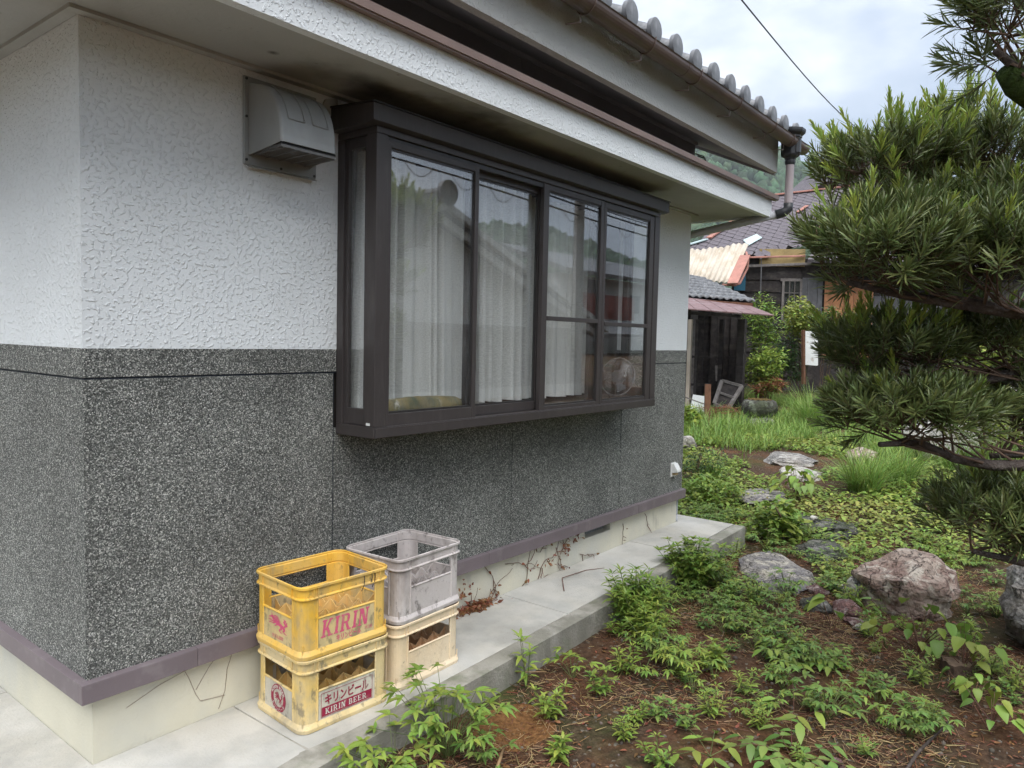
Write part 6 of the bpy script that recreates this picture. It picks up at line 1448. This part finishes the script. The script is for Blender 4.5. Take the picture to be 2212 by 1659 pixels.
b.add(V, [(0, 1+k, 1+(k+1) % n) for k in range(n)]+[(1+k, 1+n+k, 1+n+(k+1) % n, 1+(k+1) % n) for k in range(n)], 'moss_brown'); b.build('moss', bs, smooth=True)
o = np_obj('base_stone', rock_mesh('base_stone', .30, .28, .20, 77, 'rock_grey', sub=3, flat=.7), bs); o.location = (-.06, 0, -.13)
# white sign board on a rusty post
sg = empty('sign_board', tuple(px(1736, 806, 16.0)), 'blank white board fixed to a rusty post before the old house', 'sign'); O = np.array(sg.location)
rel(O, MB().bar(px(1736, 830, 16.0), px(1735, 713, 16.0), .06, .06, 'rust')).build('post', sg)
rel(O, slab_poly(MB(), [px(1740, 788, 15.97), px(1767, 790, 15.97), px(1767, 717, 15.97), px(1740, 715, 15.97)], .02, 'white_board')).build('board', sg)
# shrubs round the buildings
bush('nandina_shrub', px(1652, 700, 16.2), (.52, .45, .75), 2000, .10, .36, 'leaf_mid', 401, 'feathery nandina shrub beside the shed corner', 'lance', mt2='leaf_blue', lobes=8)
bush('nandina_shrub', px(1648, 785, 15.6), (.55, .45, .50), 1600, .10, .4, 'leaf_fresh', 402, 'low yellow green shrub below the feathery nandina', 'lance', mt2='leaf_mid')
bush('maple_shrub', px(1735, 685, 17.0), (.58, .45, .58), 1900, .085, .6, 'leaf_yellow', 403, 'yellow green maple like shrub in front of the house window', 'ovate', mt2='leaf_fresh', lobes=8)
bush('evergreen_shrub', px(1782, 705, 16.4), (.36, .36, .60), 1300, .08, .45, 'leaf_dark', 404, 'dark green shrub right of the white sign board', 'ovate', mt2='leaf_mid')
bush('evergreen_shrub', px(1708, 775, 17.2), (.68, .4, .55), 1700, .09, .42, 'leaf_dark', 405, 'dark low shrub below the old house window', 'ovate')
bush('evergreen_shrub', px(1830, 720, 17.5), (.5, .4, .55), 1100, .09, .42, 'leaf_mid', 406, 'mid green shrub before the orange boards, behind the tree', 'ovate', mt2='leaf_dark')
bush('dry_fern', px(1660, 838, 15.2), (.40, .3, .22), 700, .16, .18, 'leaf_rust', 407, 'withered brown fern behind the stone basin', 'lance', mt2='leaf_mid')
bush('azalea_bush', (7.15, .85, gz(7.15, .85)+.22), (.34, .34, .26), 1500, .035, .5, 'leaf_dark', 408, 'small rounded dark bush by the far house corner', 'ovate', mt2='leaf_yellow', stems=4)
bush('leafy_shrub', (6.55, .42, gz(6.55, .42)+.14), (.50, .42, .20), 1300, .075, .35, 'leaf_mid', 409, 'low leafy shrub at the end of the apron', 'lance', mt2='leaf_fresh', stems=4)
bush('leafy_shrub', (5.45, -.62, gz(5.45, -.62)+.15), (.30, .28, .22), 700, .085, .45, 'leaf_mid', 410, 'leafy weed shrub at the outer corner of the apron', 'ovate', mt2='leaf_fresh', stems=5)
bush('leafy_shrub', px(1490, 915, 12.5), (.2, .2, .3), 260, .12, .6, 'leaf_fresh', 411, 'broad leaved shrub peeping out beside the house wall', 'ovate', stems=3)
rock('boulder', *px(1484, 955, 11.0)[:2], .15, .15, .14, 95, 'rock_grey', 'grey rock just behind the house corner', sink=.25, sub=3)
bush('evergreen_shrub', px(2150, 760, 9.5), (.6, .6, .45), 1500, .07, .5, 'leaf_fresh', 412, 'bright green shrub glimpsed behind the right branches', 'ovate', mt2='leaf_yellow')
bush('evergreen_shrub', px(2160, 900, 8.8), (.6, .5, .40), 1300, .06, .5, 'leaf_fresh', 413, 'low bright shrub behind the drooping right branch', 'ovate', mt2='leaf_yellow')

# ================================================================== overhead wire and far gable
mat('wire', (.02, .02, .022), .6)
a, c = px(1560, -52, 9.5), px(1893, 306, 26.0); pts = [a*(1-t)+c*t-UPV*.25*math.sin(math.pi*t) for t in np.linspace(0, 1, 14)]
o = MB().tube(pts, .011, 'wire', 6).build('overhead_wire', None); setp(o, 'single black overhead wire crossing the sky to the far gable', 'wire')
fg = empty('far_house', tuple(px(1930, 700, 27)*np.array([1, 1, 0])+np.array([0, 0, gz(22, 1)])), 'far house whose grey gable tip shows above the tree', 'house'); O = np.array(fg.location)
ap, l_, r_ = px(1888, 300, 26.), px(1790, 390, 26.), px(2010, 365, 26.)
back = FV*6; b = MB(); slab_poly(b, [ap, r_, r_+back, ap+back], .15, 'slate'); slab_poly(b, [ap+back, l_+back, l_, ap], .15, 'slate'); rel(O, b).build('roof', fg)
b = MB(); w0 = l_+unit(r_-l_)*.4+FV*.4; w1 = r_-unit(r_-l_)*.4+FV*.4; zg_ = gz(22, 1)
b.add([(w0[0], w0[1], zg_), (w1[0], w1[1], zg_), (w1[0], w1[1], w1[2]-.25), (ap[0]+FV[0]*.4, ap[1]+FV[1]*.4, ap[2]-.25), (w0[0], w0[1], w0[2]-.25)], [(0, 1, 2, 3, 4)], 'grey_wood'); rel(O, b).build('gable_wall', fg).modifiers.new('s', 'SOLIDIFY').thickness = .2

# ================================================================== wooded hills all round
AZ = [-180, -120, -70, -45, -40, -35, -28, -12, 4, 12, 16, 20, 26, 40, 70, 120, 180]; EL = [.12, .13, .16, .135, .14, .135, .095, .08, .11, .145, .20, .235, .26, .27, .24, .15, .12]
mat('forest', (.045, .075, .04), .9, .1, var=(.05, .45, 6), bump=(.2, 6.0, 6)); mat('tree_crown', (.045, .080, .040), .9, .1, island=.5, var=(.5, .4, 4)); 
def hill_h(azd, r):
    e_ = np.interp(azd, AZ, EL)*(1+.10*noise.noise(Vector((azd*.11, 2, 5)))+.05*noise.noise(Vector((azd*.45, 7, 5))))
    t = min(1, max(0, (r-330)/570.)); return -4+(e_*900*(1 if r <= 900 else 1-.3*(r-900)/360))*(t*t*(3-2*t))**.8*(1+.05*noise.noise(Vector((r*.01, azd*.08, 1))))
V = []; Q = []; az_ = np.arange(-180, 180.01, 1.5); rs_ = np.array([110, 130, 150, 175, 200, 225, 250, 275, 300, 340, 420])*3.
for r in rs_:
    for a in az_: V.append((r*math.cos(R(a)), r*math.sin(R(a)), hill_h(a, r)))
na = len(az_)
for j in range(len(rs_)-1):
    for i in range(na-1): Q.append((j*na+i, j*na+i+1, (j+1)*na+i+1, (j+1)*na+i))
hl = np_obj('hills', np_mesh('hills', V, Q, ['forest'], smooth=True)); setp(hl, kind='structure')
g = np.random.default_rng(9); V2, F2 = ICO[2]; V2 = np.array(V2); F2 = np.array(F2); VV, FF = [], []; k = 0
shapes = []
for s in range(6): shapes.append(V2*(1+.55*np.array([noise.noise(Vector(v*2.3)+Vector((s*3., 0, 0))) for v in V2]))[:, None])
for _ in range(10000):
    a = g.uniform(6, 34) if g.random() < .62 else g.uniform(-52, -18); r = 345+590*g.random()**.75
    z = hill_h(a, r); s = g.uniform(2.6, 5.6); VV.append(shapes[g.integers(6)]*np.array([s, s, s*g.uniform(.9, 1.5)])+np.array([r*math.cos(R(a)), r*math.sin(R(a)), z+s*.5])); FF.append(F2+k); k += len(V2)
wf = np_obj('hillside_trees', np_mesh('hillside_trees', np.concatenate(VV), np.zeros((0, 4)), ['tree_crown'], smooth=True, tris=np.concatenate(FF))); setp(wf, 'dense green wood covering the distant hillside', 'woodland', kind='stuff')

# ================================================================== across the lane, seen in the window's reflection
mat('white_wall', (.60, .60, .58), .8, .1, var=(1.5, .1)); mat('wall_grey', (.22, .21, .20), .8, .1, var=(2, .15)); mat('red_brown', (.22, .05, .035), .7)
ng = empty('gable_house', (10.2, -9, gz(10.2, -9)), 'white gabled house with grey tile verges reflected in the window panes', 'house')
zg_ = 0; b = MB(); hw = 6.0; zA, zE = 4.10, 4.10-6.0*.37
b.add([(-hw, 0, 1.75), (hw, 0, 1.75), (hw, 0, zE), (0, 0, zA-.1), (-hw, 0, zE), (-hw, -7, 1.75), (hw, -7, 1.75), (hw, -7, zE), (0, -7, zA-.1), (-hw, -7, zE)], [(0, 1, 2, 3, 4), (9, 8, 7, 6, 5), (0, 5, 6, 1), (1, 6, 7, 2), (2, 7, 8, 3), (3, 8, 9, 4), (4, 9, 5, 0)], 'white_wall'); b.build('gable_wall', ng)
MB().box(-hw+.02, hw-.02, -6.98, -.02, -.3, 1.749, 'wall_grey').build('lower_wall', ng)
MB().box(-hw-.05, hw+.05, 0, .12, 1.68, 1.82, 'wall_grey').build('belt_course', ng)
for sg_ in (-1, 1):
    b = MB(); slab_poly(b, [(0, .45, zA+.12), (sg_*(hw+.5), .45, zA+.12-(hw+.5)*.37), (sg_*(hw+.5), -7.4, zA+.12-(hw+.5)*.37), (0, -7.4, zA+.12)], .14, 'kawara', np.array([sg_*.35, 0, .94])); ro = b.build('roof', ng)
    for i in range(24):
        y = .38-i*.325; MB().bar((sg_*.1, y, zA+.15), (sg_*(hw+.5), y, zA+.15-(hw+.4)*.37), .09, .07, 'kawara').build('tile_roll', ro)
    MB().bar((0, .50, zA+.13), (sg_*(hw+.52), .50, zA+.13-(hw+.52)*.37), .16, .14, 'white_wall').build('verge', ng)
    MB().bar((0, .36, zA-.12), (sg_*(hw+.3), .36, zA-.12-(hw+.3)*.37), .10, .16, 'white_wall').build('verge_moulding', ng)
b = MB(); b.box(-.16, .16, -7.4, .50, zA+.14, zA+.36, 'kawara'); b.tube([(0, -7.4, zA+.42), (0, .5, zA+.42)], .10, 'kawara', 10); b.build('ridge', ng)
b = MB(); b.tube([(0, .50, zA+.38), (0, .62, zA+.38)], .26, 'kawara', 18); b.tube([(0, .62, zA+.38), (0, .66, zA+.38)], .15, 'kawara', 14); b.build('ridge_end_tile', ng)
wh = empty('white_house', (47, -27, 0), 'white two storey house with red brown balcony reflected in the rightmost pane', 'house')
MB().box(-6, 12, -9, 0, -.5, 6.2, 'white_wall').build('wall', wh); MB().box(-4.5, 2.5, .01, 1.0, 3.2, 4.9, 'red_brown').build('balcony', wh)
for x in (-2.6, 3.5, 6.5): MB().box(x, x+1.5, .0, .06, 4.9 if x < 0 else 3.8, 6.0 if x < 0 else 5.2, 'tin_grey').build('window', wh)
b = MB(); slab_poly(b, [(-7, 1.2, 6.1), (13, 1.2, 6.1), (13, -5, 8.2), (-7, -5, 8.2)], .3, 'kawara'); b.build('roof', wh)
b = MB(); slab_poly(b, [(-7, 1.8, 2.9), (13, 1.8, 2.9), (13, 4.2, 1.9), (-7, 4.2, 1.9)][::-1], .2, 'kawara'); b.build('porch_roof', wh)
up_ = empty('utility_pole', (14.6, -8.1, gz(14.6, -8.1)), 'grey utility pole reflected in the window', 'pole')
MB().tube([(0, 0, -.2), (0, 0, 8.5)], [.15, .11], 'wall_grey', 12).build('shaft', up_, smooth=True)
for i, (z, r) in enumerate(((5.20, .012), (5.11, .022), (4.88, .02))):
    b = MB(); b.tube([(x, -8.0-.02*i, z-.028*(x-8)+.02*math.sin(x*.7)) for x in np.linspace(-2, 40, 43)], r, 'wire', 5)
    o = b.build('telecom_cable', None); setp(o, ['thin messenger wire, topmost of the three cables reflected in the window', 'thick telecom cable, middle of the three reflected in the window', 'lower telecom cable with hanging loops reflected in the window'][i], 'cable', 'cables across the lane')
    if i == 1:
        for k in range(60): x = 5+k*.35; z0 = z-.028*(x-8)+.02*math.sin(x*.7); MB().tube([(x, -8.0, z0+.09), (x+.03, -8.02, z0)], .006, 'wire', 4, caps=False).build('hanger', o)
    if i == 2:
        for k in range(12): x = 6+k*1.3; z0 = z-.028*(x-8); MB().tube([(x+.8*t, -8.05, z0-.22*math.sin(math.pi*t)) for t in np.linspace(0, 1, 7)], .008, 'wire', 4, caps=False).build('slack_loop', o)

# ================================================================== damp air
hm = bpy.data.materials.new('haze'); hm.use_nodes = True; MAT['haze'] = hm; nt = hm.node_tree; nt.nodes.remove(nt.nodes['Principled BSDF'])
pv = nt.nodes.new('ShaderNodeVolumePrincipled'); pv.inputs['Color'].default_value = (.86, .92, .97, 1); pv.inputs['Density'].default_value = .0003; pv.inputs['Anisotropy'].default_value = .2
nt.links.new(pv.outputs[0], nt.nodes['Material Output'].inputs['Volume'])
hz = MB().box(-1300, 1300, -1300, 1300, -9, 270, 'haze').build('haze'); setp(hz, kind='stuff'); hz['label'] = 'thin damp air over the whole place'; hz['category'] = 'haze'
